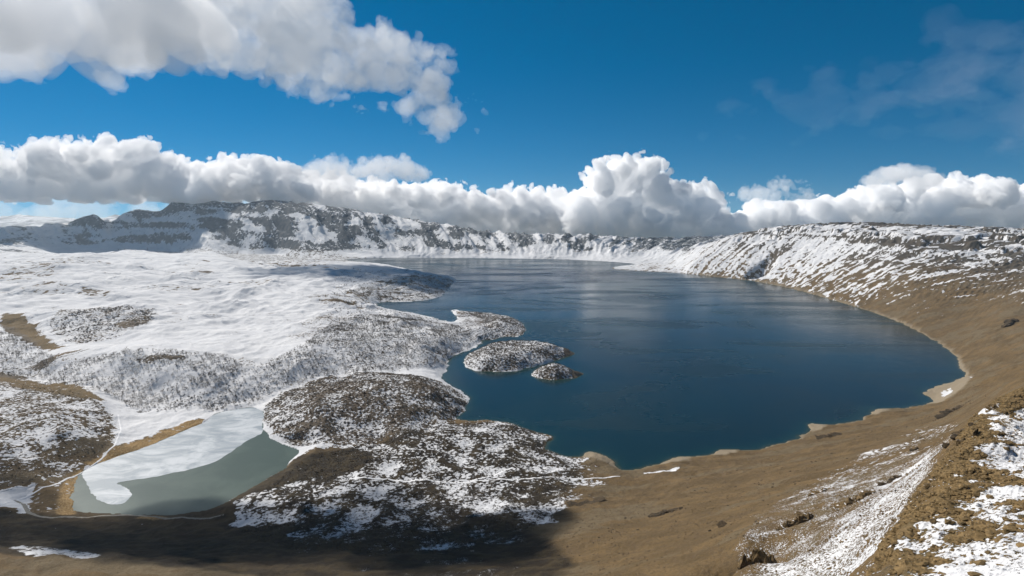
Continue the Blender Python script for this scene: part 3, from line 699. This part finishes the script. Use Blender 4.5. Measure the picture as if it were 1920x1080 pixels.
# heaped bank over the left of the far rim, flat grey underside
cloud(bank([(-900,290),(-600,270),(-300,270),(0,262),(100,266),(180,272),(240,258),(290,276),(330,308),(370,316),(400,306),(440,296),(500,296),(540,312),(570,345)], 384, 8450, 420, 16, 42, 290, 3), 24, cm,
      'dark bellied cumulus bank over the left half of the far rim', 118, 640, base=max(652., at_Y(0, 383, 8450)[1]), seed=2)
cloud(bank([(530,330),(600,322),(640,330),(680,334),(740,344),(790,336),(860,352),(900,358),(950,352),(1000,356),(1060,362),(1110,356),(1180,356)], 470, 11000, 700, 15, 34, 260, 4), 30, cm,
      'long low white cumulus bank behind the middle of the far rim', 130, 620, seed=3)
cloud(bank([(1060,380),(1095,365),(1115,335),(1138,305),(1180,290),(1222,296),(1244,322),(1258,356),(1300,346),(1330,362),(1355,392)], [(1095,435),(1140,458),(1180,474),(1230,456),(1350,448)], 10100, 360, 12, 32, 170, 5), 27, cm,
      'tall white cumulus tower standing behind the far rim', 140, 740, seed=4)
cloud(bank([(1330,392),(1380,396),(1420,378),(1470,372),(1520,376),(1560,362),(1640,356),(1690,336),(1720,326),(1760,326),(1800,330),(1850,338),(1920,344),(2200,330)], 470, 10600, 700, 16, 34, 240, 6), 33, cm,
      'smooth white cloud bank resting on the right hand rim', 110, 800, seed=5, bias=.7)
cloud(bank([(575,312),(600,292),(640,300),(655,312),(700,292),(740,286),(765,300),(790,320)], 336, 9900, 260, 9, 24, 60, 7), 20, cm_thin,
      'small twin humped white cloud floating above the far rim', 90, 480, seed=6)
cloud(bank([(1395,352),(1430,348),(1460,332),(1490,330),(1520,350)], 378, 9900, 230, 6, 15, 30, 8), 20, cm_thin,
      'small ragged cloud beside the gap of blue above the bank', 70, 380, seed=7)
cloud(bank([(1632,322),(1660,308),(1700,304),(1740,308),(1762,330)], 350, 9900, 300, 9, 20, 40, 9), 24, cm_thin,
      'lens shaped cloud puff above the right hand bank', 60, 460, seed=8, flat=1.4)
# the big cloud at the upper left: far lobes, and its near skirt that shades the foot of the rim
r_ = np.random.default_rng(12); bl = []
spine = [(300,30,62),(380,40,66),(460,60,64),(540,80,62),(600,70,58),(660,95,50),(700,110,44),(560,20,60),(440,-20,70),(330,-40,70),(760,120,34),(800,145,30),(770,190,22),(810,205,26),(840,200,18),(745,150,24),(600,130,34),(540,125,34),(650,140,22),(400,85,40),(480,100,36)]
for x, y, r in spine:
    for k in range(4): bl.append(blob(x + r_.uniform(-16, 16), y + r_.uniform(-12, 8), r * r_.uniform(.55, 1.05), 6000 + r_.uniform(-400, 400)))
cloud(bl, 26, cm_thin, 'big torn white cloud trailing down from the upper left', 150, 700, seed=9, flat=1.0, bias=.80, octs=6)
bl = [blob(x, y, r, 5600) for x, y, r in ((830,115,9),(845,130,8),(640,155,9),(665,155,7),(905,205,6),(880,185,6),(840,105,6))]
cloud(bl, 17, cloud_material('wisp_vapour', .0016), 'torn wisps beside the end of the big cloud', 60, 300, seed=10)
sh = []                                          # placed by the shade they throw: ground point -> up along the sun
for gx_, gy_, r in ((-900,720,90),(-780,660,85),(-650,720,90),(-520,680,85),(-400,710,85),(-280,680,80),(-170,700,80),(-80,665,55),(-10,630,36),(-480,620,60),(-620,620,60),(-240,650,60),(-760,750,80),(-1000,680,90),(-330,640,60)):
    for k in range(2):
        s_l = 1230 + r_.uniform(-20, 60)
        sh.append((gx_ + SUN.x * s_l + r_.uniform(-30, 30), gy_ + SUN.y * s_l + r_.uniform(-20, 20), 40 + SUN.z * s_l + r * .3, r * r_.uniform(.8, 1.1)))
for x, y, r in ((60,10,80),(-60,0,90),(130,8,74),(158,42,56),(156,66,46),(215,60,44),(200,10,78),(255,20,58),(290,-10,50),(180,-50,80),(40,-50,80)): sh.append(blob(x, y, r * .92, 1360 + r_.uniform(-30, 30)))
cloud(sh, 11, cm_near, 'soft grey cloud filling the upper left corner', 60, 420, seed=11, octs=5, flat=1.15, bias=.75)
bl = [blob(x, y, r, 14000) for x, y, r in ((-250,408,30),(-120,408,28),(0,408,26),(90,406,26),(180,406,24),(270,404,24),(350,400,26),(450,404,28))]
cloud(bl, 90, cloud_material('veil_vapour', .0007, (.93, .965, 1)), 'pale distant cloud veil low behind the left rim', 200, 1500, seed=14, octs=4, bias=.5)
# thin ice cloud drifting over the upper right
bl = [blob(x, y, r, 6000) for x, y, r in ((1900,140,70),(1840,160,60),(1780,170,55),(1700,170,45),(1650,190,35),(1920,220,60),(1860,90,50),(1560,180,26),(1480,200,24),(1420,210,24),(1960,180,90),(1760,130,40),(2040,120,90))]
cloud(bl, 36, cirrus_m, 'faint thin veil of ice cloud in the upper right sky', 230, 900, seed=13, billow=False, sc=(1.4, 1, .8), octs=4)

zmin = float(HH.min()) - 1
hv = np.array([(x, y, z) for x in (-15600, 15600) for y in (-400, 9150) for z in (zmin, max(600., float(HH.max()) + 6))]); hf = np.array([(0,1,3,2),(4,6,7,5),(0,4,5,1),(2,3,7,6),(0,2,6,4),(1,5,7,3)])
mh, t, out = newmat('haze'); pv = t.nodes.new('ShaderNodeVolumePrincipled'); pv.inputs['Color'].default_value = (.70, .86, 1, 1); pv.inputs['Density'].default_value = 1.7e-5; pv.inputs['Anisotropy'].default_value = .1
t.links.new(pv.outputs[0], out.inputs[1])
haze = link('haze', mesh_from('haze', hv, hf, [mh])); tag(haze, 'thin blue air between the viewpoint and the far rim', kind='stuff')
mu = np.linspace(-1.5, .2, 260); mv = np.linspace(20000, 27000, 40); MU, MV = np.meshgrid(mu, mv); MX = MU * MV
MZ = np.sin(np.clip((MV - 20000) / 7000, 0, 1) * math.pi) * (170 + 330 * np.clip(fbm(MX / 3600, MV / 3600, 5, 901, ridged=True), -.3, 1) * sstep(.0, -.5, MU)) + 60
ids = np.arange(MZ.size).reshape(MZ.shape); mq = np.stack([ids[:-1, :-1], ids[:-1, 1:], ids[1:, 1:], ids[1:, :-1]], -1).reshape(-1, 4)
mm, t, out = newmat('far_mountain_snow'); g = G(t); pos = g.n('ShaderNodeNewGeometry').outputs['Position']
principled(g, out, g.mix(g.range(g.noise(pos, .0016, 6, .65), .45, .56), (.10, .12, .14), (.6, .62, .65)), .95, .1)
fm = link('distant_mountains', mesh_from('distant_mountains', np.stack([MX, MV, MZ], -1).reshape(-1, 3), mq, [mm])); tag(fm, 'faint snow streaked mountains far beyond the left rim', kind='structure')
# ------------------------------------------------------------------ plants
def simple(name, col, col2=None, rough=.9, scale=2.):
    m, t, out = newmat(name); g = G(t)
    if col2:
        oi = g.n('ShaderNodeObjectInfo').outputs['Random']; pos = g.n('ShaderNodeNewGeometry').outputs['Position']
        f = g.math('ADD', g.math('MULTIPLY', g.range(g.noise(pos, scale, 3), .35, .65), .6), g.math('MULTIPLY', oi, .4))
        col = g.mix(f, col, col2)
    principled(g, out, col, rough, .15); return m
m_twig = simple('shrub_twigs', (.050, .037, .024), (.165, .125, .085))
m_birch = simple('birch_twigs', (.10, .082, .062), (.24, .20, .16))
m_tuss = simple('tussock_grass', (.070, .049, .022), (.22, .148, .068), scale=.8)
m_rock = simple('basalt', (.045, .036, .026), (.150, .105, .060), scale=.6)


def raw_mesh(name, tris, mat, smooth=False):
    v = np.array(tris, np.float32).reshape(-1, 3)
    me = mesh_from(name, v, np.arange(len(v)).reshape(-1, 3), [mat]); me.polygons.foreach_set('use_smooth', np.full(len(me.polygons), smooth)); return me
def shrub_mesh(seed):
    r = np.random.default_rng(seed); T = []
    for k in range(11):                                   # stems fanning out of the root
        a = r.uniform(0, 6.28); h = r.uniform(.5, .95); s = r.uniform(.35, .9) ; d = np.array([math.cos(a) * s, math.sin(a) * s, h])
        w = np.array([-math.sin(a), math.cos(a), 0]) * .05; T += [w, -w, d]
    for k in range(34):                                   # twig sprays through a low dome
        a = r.uniform(0, 6.28); rr = math.sqrt(r.uniform(0, 1)) * .85; z = r.uniform(.15, 1) * math.sqrt(max(.05, 1 - rr * rr)) * .85
        c = np.array([math.cos(a) * rr, math.sin(a) * rr, z]); u = r.normal(size=3); u[2] = abs(u[2]); u /= np.linalg.norm(u); w = np.cross(u, r.normal(size=3)); w /= np.linalg.norm(w)
        T += [c - w * .13, c + w * .13, c + u * .42]
    return raw_mesh('shrub', T, m_twig)
def tree_mesh(seed):
    r = np.random.default_rng(seed); T = []
    def limb(a, b, w):
        d = b - a; n1 = np.cross(d, [0, 0, 1.0]) if abs(d[2]) < .9 * np.linalg.norm(d) else np.array([1., 0, 0]); n1 /= np.linalg.norm(n1); n2 = np.cross(d, n1); n2 /= np.linalg.norm(n2)
        P = [a + (n1 * math.cos(k * 2.094) + n2 * math.sin(k * 2.094)) * w for k in range(3)]
        for k in range(3): T.extend([P[k], P[(k + 1) % 3], b])
    top = np.array([r.uniform(-.06, .06), r.uniform(-.06, .06), 1.]); limb(np.zeros(3), top, .03)
    for k in range(9):
        z = r.uniform(.2, .8); a = r.uniform(0, 6.28); l = (1 - z) * .45 + .12; p0 = top * z; p1 = p0 + np.array([math.cos(a) * l, math.sin(a) * l, l * 1.0]); limb(p0, p1, .014)
        for j in range(4):
            q = p0 + (p1 - p0) * r.uniform(.3, 1); d = np.array([math.cos(a), math.sin(a), 1.]) * .1 + r.normal(size=3) * .09; d[2] = abs(d[2]) + .05
            w = np.cross(d, r.normal(size=3)); w = w / np.linalg.norm(w) * .022; T += [q - w, q + w, q + d]
    return raw_mesh('bare_tree', T, m_birch)
def tuss_mesh(seed):
    r = np.random.default_rng(seed); T = []
    for k in range(64):
        a = r.uniform(0, 6.28); rr = math.sqrt(r.uniform(0, 1)); b = np.array([math.cos(a) * rr * .55, math.sin(a) * rr * .55, -.1]); tip = np.array([math.cos(a) * rr * 1.0, math.sin(a) * rr * 1.0, r.uniform(.35, .75) * math.sqrt(1.15 - rr * rr)])
        w = np.array([-math.sin(a), math.cos(a), 0]) * r.uniform(.09, .16); T += [b - w, b + w, tip + w * .8, b - w, tip + w * .8, tip - w * .8]
    return raw_mesh('tussock', T, m_tuss)
def in_poly_pts(P, n, r):
    lo, hi = P.min(0), P.max(0); out = np.zeros((0, 2)); area = abs(((P[:, 0] * np.roll(P[:, 1], -1)) - (np.roll(P[:, 0], -1) * P[:, 1])).sum()) / 2
    while len(out) < n:
        q = r.uniform(lo, hi, (n * 3, 2)); q = q[poly_sd(q[:, 0], q[:, 1], P) < 0]; out = np.concatenate([out, q])
    return out[:n], area
def scatter(P, dens, r, clump=0., cs=40., keep=None):
    """points per 100 m2, thinned by a clump noise"""
    area = abs(((P[:, 0] * np.roll(P[:, 1], -1)) - (np.roll(P[:, 0], -1) * P[:, 1])).sum()) / 2
    n = int(min(area / 100 * dens, 30000)); q, _ = in_poly_pts(P, max(n, 1), r)
    if clump:
        f = fbm(q[:, 0] / cs, q[:, 1] / cs, 3, 301); q = q[r.uniform(-.5, .5, len(q)) * (1 - clump) + f * 1.5 * clump > -.12 * (1 - clump)] if clump > 0 else q
    dl, dp = shore_d(q[:, 0], q[:, 1]); q = q[(dl > 3) & (dp > 3)]
    return q
# hidden faces are not planted: only ground the viewpoint's side can see is worth the memory, so far and near alike get all of it
FOREST = [([(70,722),(180,668),(250,658),(330,662),(420,668),(460,690),(420,722),(330,752),(250,772),(220,748),(90,727)], 3.0),
          ([(250,772),(340,730),(420,690),(560,662),(600,622),(700,592),(800,602),(880,622),(888,650),(840,690),(700,700),(560,718),(490,757),(380,772)], 2.6),
          ([(-60,605),(60,645),(120,690),(60,715),(-60,700)], 2.4), ([(640,548),(700,535),(800,520),(854,524),(838,552),(800,565),(700,565)], 1.6),
          ([(250,464),(420,462),(640,480),(720,487),(600,494),(420,482)], .35)]
HILLP = [(482,772),(540,730),(640,708),(780,705),(870,742),(880,765),(840,785),(720,832),(600,840),(520,828)]
FRONT = [(430,975),(560,870),(640,845),(720,835),(840,787),(1000,802),(1100,865),(1085,900),(1070,945),(980,1010),(850,1040),(560,1040),(450,1000)]
MESAP = [(90,605),(140,583),(200,578),(290,577),(300,600),(240,628),(160,647),(100,640)]
KNOLLP = [(0,722),(60,724),(180,750),(220,792),(200,848),(120,885),(0,925),(-150,925),(-150,730)]
rp = np.random.default_rng(21)
shr = [(scatter(region(HILLP, 1), 4.6, rp, .25, 30), 1.3, 2.6, 'hill'), (scatter(region(FRONT, 1), 3.4, rp, .55, 38), .9, 2.0, 'front'), (scatter(region(KNOLLP, 1), 1.6, rp, .6, 30), .9, 2.0, 'knoll'),
       (scatter(ISL2, 3.6, rp, .15, 40), 1.8, 3.2, 'isle'), (scatter(ISL3, 4.0, rp, .1, 40), 1.6, 3.0, 'isle'), (scatter(PEN, 3.4, rp, .2, 40), 1.8, 3.2, 'isle'), (scatter(region(MESAP, 1), 1.0, rp, .6, 60), 2.4, 4.2, 'mesa'),
       (scatter(region(FOREST[1][0], 1), .7, rp, .8, 60), 1.6, 3.2, 'slope'), (scatter(region([(640,500),(760,520),(860,540),(900,610),(840,690),(640,640),(600,600)], 1), .35, rp, .8, 60), 2., 4., 'slope'),
       (scatter(region([(225,772),(330,765),(400,765),(480,752),(490,735),(400,745),(300,760)], 0), 2.5, rp, .3, 30), 1.2, 2.4, 'slope'), (scatter(region([(440,812),(545,805),(540,820),(500,818)], 0), .3, rp), 1.2, 2.2, 'slope')]
BROWNP = [(1020,1100),(990,1050),(1080,950),(1170,905),(1220,885),(1400,860),(1560,815),(1700,775),(1800,735),(1850,660),(1790,600),(1905,580),(1915,680),(1860,745),(1760,790),(1560,890),(1420,960),(1370,1100)]
shr.append((scatter(region(BROWNP, 1), 1.5, rp, .75, 55), .35, 1.0, 'brown'))
tre = [(scatter(region(p, 1), d, rp, .45, 70), 4.5, 8.5, 'wood') for p, d in FOREST]

def gn_instances(name, pts, scl, rot, var, protos, label, cat):
    me = bpy.data.meshes.new(name); me.vertices.add(len(pts)); me.vertices.foreach_set('co', pts.astype(np.float32).ravel())
    for an, av, ty in (('scl', scl, 'FLOAT'), ('rot', rot, 'FLOAT'), ('variant', var, 'INT')):
        a = me.attributes.new(an, ty, 'POINT'); a.data.foreach_set('value', av.astype(np.int32 if ty == 'INT' else np.float32))
    o = link(name, me); ng = bpy.data.node_groups.new(name, 'GeometryNodeTree')
    ng.interface.new_socket('Geometry', in_out='INPUT', socket_type='NodeSocketGeometry'); ng.interface.new_socket('Geometry', in_out='OUTPUT', socket_type='NodeSocketGeometry')
    N = ng.nodes; L = ng.links; gi = N.new('NodeGroupInput'); go = N.new('NodeGroupOutput')
    m2p = N.new('GeometryNodeMeshToPoints'); L.new(gi.outputs[0], m2p.inputs[0])
    j = N.new('GeometryNodeGeometryToInstance')
    for p in protos:
        oi = N.new('GeometryNodeObjectInfo'); oi.inputs['Object'].default_value = p; oi.inputs['As Instance'].default_value = False; L.new(oi.outputs['Geometry'], j.inputs[0])
    ip = N.new('GeometryNodeInstanceOnPoints'); ip.inputs['Pick Instance'].default_value = True
    def attr(nm, ty):
        a = N.new('GeometryNodeInputNamedAttribute'); a.data_type = ty; a.inputs['Name'].default_value = nm; return a.outputs['Attribute']
    cb = N.new('ShaderNodeCombineXYZ'); L.new(attr('rot', 'FLOAT'), cb.inputs[2]); e2r = N.new('FunctionNodeEulerToRotation'); L.new(cb.outputs[0], e2r.inputs[0])
    L.new(m2p.outputs[0], ip.inputs['Points']); L.new(j.outputs[0], ip.inputs['Instance']); L.new(attr('variant', 'INT'), ip.inputs['Instance Index'])
    L.new(e2r.outputs[0], ip.inputs['Rotation']); L.new(attr('scl', 'FLOAT'), ip.inputs['Scale'])
    L.new(ip.outputs[0], go.inputs[0])
    md = o.modifiers.new('scatter', 'NODES'); md.node_group = ng
    return tag(o, label, cat, kind='stuff')

def plant(kind, sets, meshes, labels, stuff, limit=300, zsink=.15):
    Q = np.concatenate([s[0] for s in sets]); S = np.concatenate([RNG.uniform(s[1], s[2], len(s[0])) for s in sets]); K = sum([[s[3]] * len(s[0]) for s in sets], [])
    Z = height(Q[:, 0], Q[:, 1]) - zsink * S * .5
    px_ = S / np.hypot(Q[:, 0], Q[:, 1])
    u = Q[:, 0] / Q[:, 1]; dz_ = (CAMH - Z) / np.hypot(Q[:, 0], Q[:, 1]); inframe = (np.abs(u) < .96) & (dz_ < .69 )
    order = np.argsort(np.where(inframe, -px_, 1)); V = RNG.integers(0, len(meshes), len(Q)); Rr = RNG.uniform(0, 6.28, len(Q))
    used_var = {}
    for c, i in enumerate(order[:limit]):
        lab, grp = labels[K[i]]; v = c % len(meshes)
        o = bpy.data.objects.new(kind, meshes[v]); COL.objects.link(o)
        o.location = (Q[i, 0], Q[i, 1], Z[i]); o.scale = (S[i],) * 3; o.rotation_euler = (0, 0, Rr[i])
        tag(o, lab, kind.replace('_', ' '), grp); used_var.setdefault(v, o)
    rest = order[limit:]
    print(kind, len(Q), round(time.time() - T0, 1))
    if len(rest):
        pts = np.stack([Q[rest, 0], Q[rest, 1], Z[rest]], 1)
        gn_instances(stuff[0], pts, S[rest], Rr[rest], V[rest], [used_var[v] for v in range(len(meshes))], stuff[1], stuff[2])
plant('shrub', shr, [shrub_mesh(40 + i) for i in range(5)],
      {'hill': ('dark leafless shrub on the rounded hill by the pond', 'shrubs on the rounded hill'), 'front': ('dark leafless shrub on the snowy lava ground in front', 'shrubs on the lava ground'),
       'knoll': ('dark leafless shrub on the stony hill at left', 'shrubs on the stony hill'), 'isle': ('dark leafless shrub on the wooded islands', 'shrubs on the islands'),
       'mesa': ('dark leafless shrub on the oval mound', 'shrubs on the mound'), 'slope': ('dark leafless shrub on the snowy slope behind the pond', 'shrubs on the snow slope'), 'brown': ('low dark shrub on the bare brown slope', 'shrubs on the brown slope')},
      ('shrubs', 'many small leafless shrubs speckling hills and islands', 'shrubs'))
plant('bare_tree', tre, [tree_mesh(60 + i) for i in range(5)],
      {'wood': ('slim grey leafless birch on the snow slope', 'leafless birches on the snow slopes')}, ('birch_wood', 'pale leafless birch wood covering the snow slopes', 'wood'))
# cushions of grass on the near ridge
NEAR = [(1622,1110),(1650,1050),(1682,1000),(1722,940),(1768,880),(1812,815),(1850,772),(1905,742),(1975,740),(2010,1110)]
nearP = region(NEAR, 1)
q = in_poly_pts(nearP, 34000, rp)[0]
d_ = fbm(q[:, 0] / 7, q[:, 1] / 7, 3, 401)
sn_near = np.ones(len(q))
uq = np.interp(q[:, 0] / q[:, 1], ucols, np.arange(NC)); vq_ = np.interp(np.log(q[:, 1]), lrows, np.arange(NR))
cov = snow[np.clip(vq_.round().astype(int), 0, NR - 1), np.clip(uq.round().astype(int), 0, NC - 1)]
q = q[(cov < .45) & (d_ > -.15) | (rp.uniform(0, 1, len(q)) < .015)]
q2 = scatter(region([(1390,1010),(1440,955),(1530,908),(1640,845),(1740,800),(1790,800),(1740,890),(1690,960),(1640,1060),(1400,1090)], 1), 3., rp, .7, 14)
# ------------------------------------------------------------------ rocks
import bmesh
def crag_mesh(seed, sub=4, rough=.45, sx=1, sy=1, sz=1, spiky=.5):
    bm = bmesh.new(); bmesh.ops.create_icosphere(bm, subdivisions=sub, radius=1)
    P = np.array([v.co[:] for v in bm.verts]); r = np.random.default_rng(seed)
    for k in range(16):                                   # cleave with random planes for angular faces
        n = r.normal(size=3); n /= np.linalg.norm(n); o = r.uniform(.45, .85); d = P @ n - o; P = P - np.clip(d, 0, None)[:, None] * n * .9
    N = fbm(P[:, 0] * 2.2 + P[:, 2] * 1.7, P[:, 1] * 2.2 - P[:, 2] * 1.1, 4, seed, ridged=True); M = fbm(P[:, 0] * 4 + seed, P[:, 1] * 4 + P[:, 2] * .6, 3, seed + 5)
    P = P * (1 + rough * .55 * (N - .3) + rough * .5 * M)[:, None]; P[:, 2] += np.clip(P[:, 2], 0, 1) * spiky * fbm(P[:, 0] * 1.6, P[:, 1] * 1.6, 2, seed + 9) * .9
    P *= (sx, sy, sz)
    for v, p in zip(bm.verts, P): v.co = p
    me = bpy.data.meshes.new('rock'); bm.to_mesh(me); bm.free(); me.materials.append(m_rock); return me
mt_snowcap, t_, out_ = newmat('rock_with_snow'); g = G(t_)
nrm = g.n('ShaderNodeNewGeometry'); sep = g.n('ShaderNodeSeparateXYZ'); g.set(sep.inputs[0], nrm.outputs['Normal'])
nz = g.noise(nrm.outputs['Position'], .5, 5, .65); rcol = g.mix(g.range(nz, .35, .65), (.060, .040, .018), (.19, .13, .065))
rcol = g.mix(g.range(g.noise(nrm.outputs['Position'], 2.2, 4, .7), .5, .7), rcol, (.035, .028, .018))
f = g.range(g.math('ADD', sep.outputs[2], g.math('MULTIPLY', g.math('SUBTRACT', g.noise(nrm.outputs['Position'], .35, 4), .5), 1.2)), .98, 1.08)
bp = g.n('ShaderNodeBump'); bp.inputs['Strength'].default_value = .9; bp.inputs['Distance'].default_value = .5; g.set(bp.inputs['Height'], g.noise(nrm.outputs['Position'], 1.2, 6, .7))
principled(g, out_, g.mix(f, rcol, (.78, .78, .79)), .92, .12, bp.outputs[0])
m_bare = simple('bare_dark_rock', (.022, .017, .011), (.085, .060, .034), scale=.5)
def crag(px, py, wpx, hpx, label, seed, n=5, name='rock_outcrop', cat='rock outcrop', grp=None, spiky=.15, sub=3):
    (X, Y), = hit([(px, py)]); s = Y / FPX; W, H = wpx * s, hpx * s
    z = float(height(np.array([X]), np.array([Y]))[0]); r = np.random.default_rng(seed)
    root = bpy.data.objects.new(name, None); COL.objects.link(root); root.location = (X, Y, z); tag(root, label, cat, grp)
    for k in range(n):
        f = (k + .5) / n - .5; w = W / n * r.uniform(1.0, 1.7); h = H * r.uniform(.26, .45) * (1 - abs(f) * .6)
        me = crag_mesh(seed * 31 + k, sub, .5, w, w * r.uniform(.7, 1.2), h, spiky); me.materials.clear(); me.materials.append(m_bare if seed in (5, 6, 8, 9, 10, 11, 12, 13, 16) else mt_snowcap)
        lx = f * W + r.uniform(-.1, .1) * W / n; ly = r.uniform(-.25, .25) * W * .4 + f * W * .2
        o = link('rock', me, root); zz = float(height(np.array([X + lx]), np.array([Y + ly]))[0]) - z
        o.location = (lx, ly, zz - h * .15); o.rotation_euler = (r.uniform(-.15, .15), r.uniform(-.15, .15), r.uniform(0, 6.28))
    return root
crag(1418,1060,70,95, 'tall dark snow flecked crag at the lower edge of the scree', 1, 6)
crag(1492,985,62,60, 'rust brown craggy outcrop above the tall dark crag', 2, 6, spiky=.25)
crag(1532,930,34,26, 'low dark outcrop between two snow tongues', 3, 4)
crag(1610,945,70,46, 'broad brown outcrop in the middle of the snowy scree', 4, 7, spiky=.25)
crag(1252,962,64,12, 'dark low band of rocks alone on the brown slope', 5, 7, spiky=.3)
crag(1672,905,34,20, 'small brown outcrop beside the broad one, nearer the ridge', 6, 4)
crag(1812,838,40,44, 'jagged brown rocks on the crest of the near ridge', 7, 6, spiky=.3)
crag(1800,832,60,22, 'dark rock rib at the top of the near ridge', 8, 5)
crag(1715,850,12,20, 'lone dark rock tooth left of the near ridge', 9, 3)
crag(1556,820,44,10, 'dark rocks just above the pale shore spit', 10, 5, spiky=.3)
crag(1785,775,60,14, 'dark broken ledge high on the brown slope', 11, 6, spiky=.3)
crag(1893,612,30,24, 'black rock knob on the right hand slope above the lake', 12, 4)
crag(1357,991,9,9, 'single boulder low on the brown slope', 13, 1, 'boulder', 'boulder')
crag(1757,1000,16,20, 'dark boulder in the snow of the near ridge', 14, 2, 'boulder', 'boulder')
crag(1906,905,26,22, 'reddish bush topped rock in the snow at the right edge', 15, 3, 'boulder', 'boulder')
crag(1100,948,60,6, 'faint line of low rocks above the dark cloud shade', 16, 5, spiky=.2)
tuss_m = []
for k in range(5):
    me = crag_mesh(500 + k, 2, .75, 1, (.8, 1.2, .7, 1., .9)[k], .55, .5); me.name = 'grass_tussock'; me.materials.clear(); me.materials.append(m_tuss); tuss_m.append(me)
plant('grass_tussock', [(q, .4, 1.35, 'ridge'), (q2, .5, 1.1, 'scree')], tuss_m,
      {'ridge': ('brown grass tussock on the near ridge at lower right', 'tussocks on the near ridge'), 'scree': ('brown tussock on the snowy scree beside the near ridge', 'tussocks on the scree')},
      ('tussocks', 'brown grass tussocks covering the near ridge', 'grass'))

for k, (x, y, w, h, lab) in enumerate(((1672,1040,26,18,'brown rock lump low on the crest of the near ridge'), (1700,992,30,20,'cracked brown rock on the ridge crest above the lowest one'), (1738,935,30,20,'brown rock midway up the ridge crest'),
      (1772,893,26,18,'brown rock on the crest just under the jagged rocks'), (1862,782,30,18,'dark rock near the upper end of the ridge crest'), (1880,842,34,20,'brown rock between two snow patches, upper of the ridge flank'),
      (1835,925,36,24,'broad brown rock in the middle of the ridge flank'), (1790,968,30,20,'brown rock below the crest, left of the dark boulder in snow'), (1898,985,30,20,'brown rock at the right edge over the largest snow patch'), (1705,1060,34,24,'brown rock at the foot of the ridge flank'))):
    crag(x, y, w, h, lab, 40 + k, 4, sub=3, spiky=.25)
# loose stones on the slopes
stones = [crag_mesh(200 + k, 2, .4, 1, r2, .7, .3) for k, r2 in enumerate((.8, 1.1, .7, .95))]
for me in stones: me.materials.clear(); me.materials.append(m_bare)
st = scatter(region([(1010,1070),(1100,960),(1300,880),(1500,850),(1700,790),(1830,720),(1900,640),(1910,700),(1800,790),(1500,920),(1400,1070)], 1), .22, rp, .6, 60)
st2 = scatter(region([(1380,1070),(1440,955),(1640,845),(1780,800),(1640,1060)], 1), .9, rp, .6, 20)
plant('boulder', [(st, .6, 2.2, 'slope'), (st2, .4, 1.3, 'scree')], stones,
      {'slope': ('small dark boulder lying on the brown slope', 'boulders on the brown slope'), 'scree': ('small dark boulder on the snowy scree', 'boulders on the snowy scree')},
      ('scree', 'loose stones scattered over the brown slope', 'stones'), limit=120)

# ------------------------------------------------------------------ tracks
def ribbon(name, pts, width, mat, label, lift=.35, kind='structure'):
    P = hit(pts); Q = [P[0]]
    for a, b in zip(P[:-1], P[1:]):
        n = max(2, int(np.hypot(*(b - a)) / 5)); Q += [a + (b - a) * (k + 1) / n for k in range(n)]
    Q = np.array(Q)
    for _ in range(4): Q[1:-1] = (Q[:-2] + Q[1:-1] * 2 + Q[2:]) / 4
    T = np.gradient(Q, axis=0); T /= np.linalg.norm(T, axis=1, keepdims=True); Nn = np.stack([-T[:, 1], T[:, 0]], 1)
    wv = width * (1 + .3 * fbm(np.arange(len(Q)) / 6, np.zeros(len(Q)), 2, 5))
    rows = []
    for k in range(5):
        p = Q + Nn * ((k / 4 - .5) * wv)[:, None]; z = height(p[:, 0], p[:, 1]) + (lift if 0 < k < 4 else -.3); rows.append(np.stack([p[:, 0], p[:, 1], z], 1))
    V = np.stack(rows, 1).reshape(-1, 3); n = len(Q); F = [[i * 5 + k, i * 5 + k + 1, (i + 1) * 5 + k + 1, (i + 1) * 5 + k] for i in range(n - 1) for k in range(4)]
    o = link(name, mesh_from(name, V, np.array(F)[:, ::-1], [mat])); return tag(o, label, kind=kind)
m_road = simple('gravel', (.16, .15, .13), (.24, .23, .20), scale=.3)
m_trail = simple('trodden_snow', (.66, .66, .67), (.76, .76, .76), scale=.2)
m_dark = simple('bare_earth', (.05, .04, .025), (.09, .07, .045), scale=.2)
ribbon('dirt_road', [(28,936),(44,945),(52,962),(64,970),(110,972),(160,970),(230,965),(262,966),(300,975),(360,976),(420,970)], 6.5, m_road, 'narrow gravel road round the near end of the pond')
ribbon('path', [(0,950),(40,932),(100,905),(165,872),(215,838),(228,810),(222,780)], 4.0, m_trail, 'snowy track along the foot of the stony hill')
ribbon('trail', [(655,900),(760,903),(870,905),(905,900),(960,880)], 5, m_trail, 'snow filled trail across the lava ground')
ribbon('trail', [(870,904),(960,903),(1040,900),(1100,904),(1162,899)], 4, m_trail, 'snow filled trail leading out to the brown slope')
ribbon('track', [(60,712),(76,694),(100,680),(135,668),(168,656)], 4, m_dark, 'thin dark track cut across the snow above the birches')
print('tris', sum(len(o.data.polygons) * 2 if len(o.data.polygons) and o.data.polygons[0].loop_total == 4 else len(o.data.polygons) for o in bpy.data.objects if o.type == 'MESH'), {o.get('label', o.name)[:20]: len(o.data.polygons) for o in bpy.data.objects if o.type == 'MESH' and len(o.data.polygons) > 20000}); print('done', round(time.time() - T0, 1))
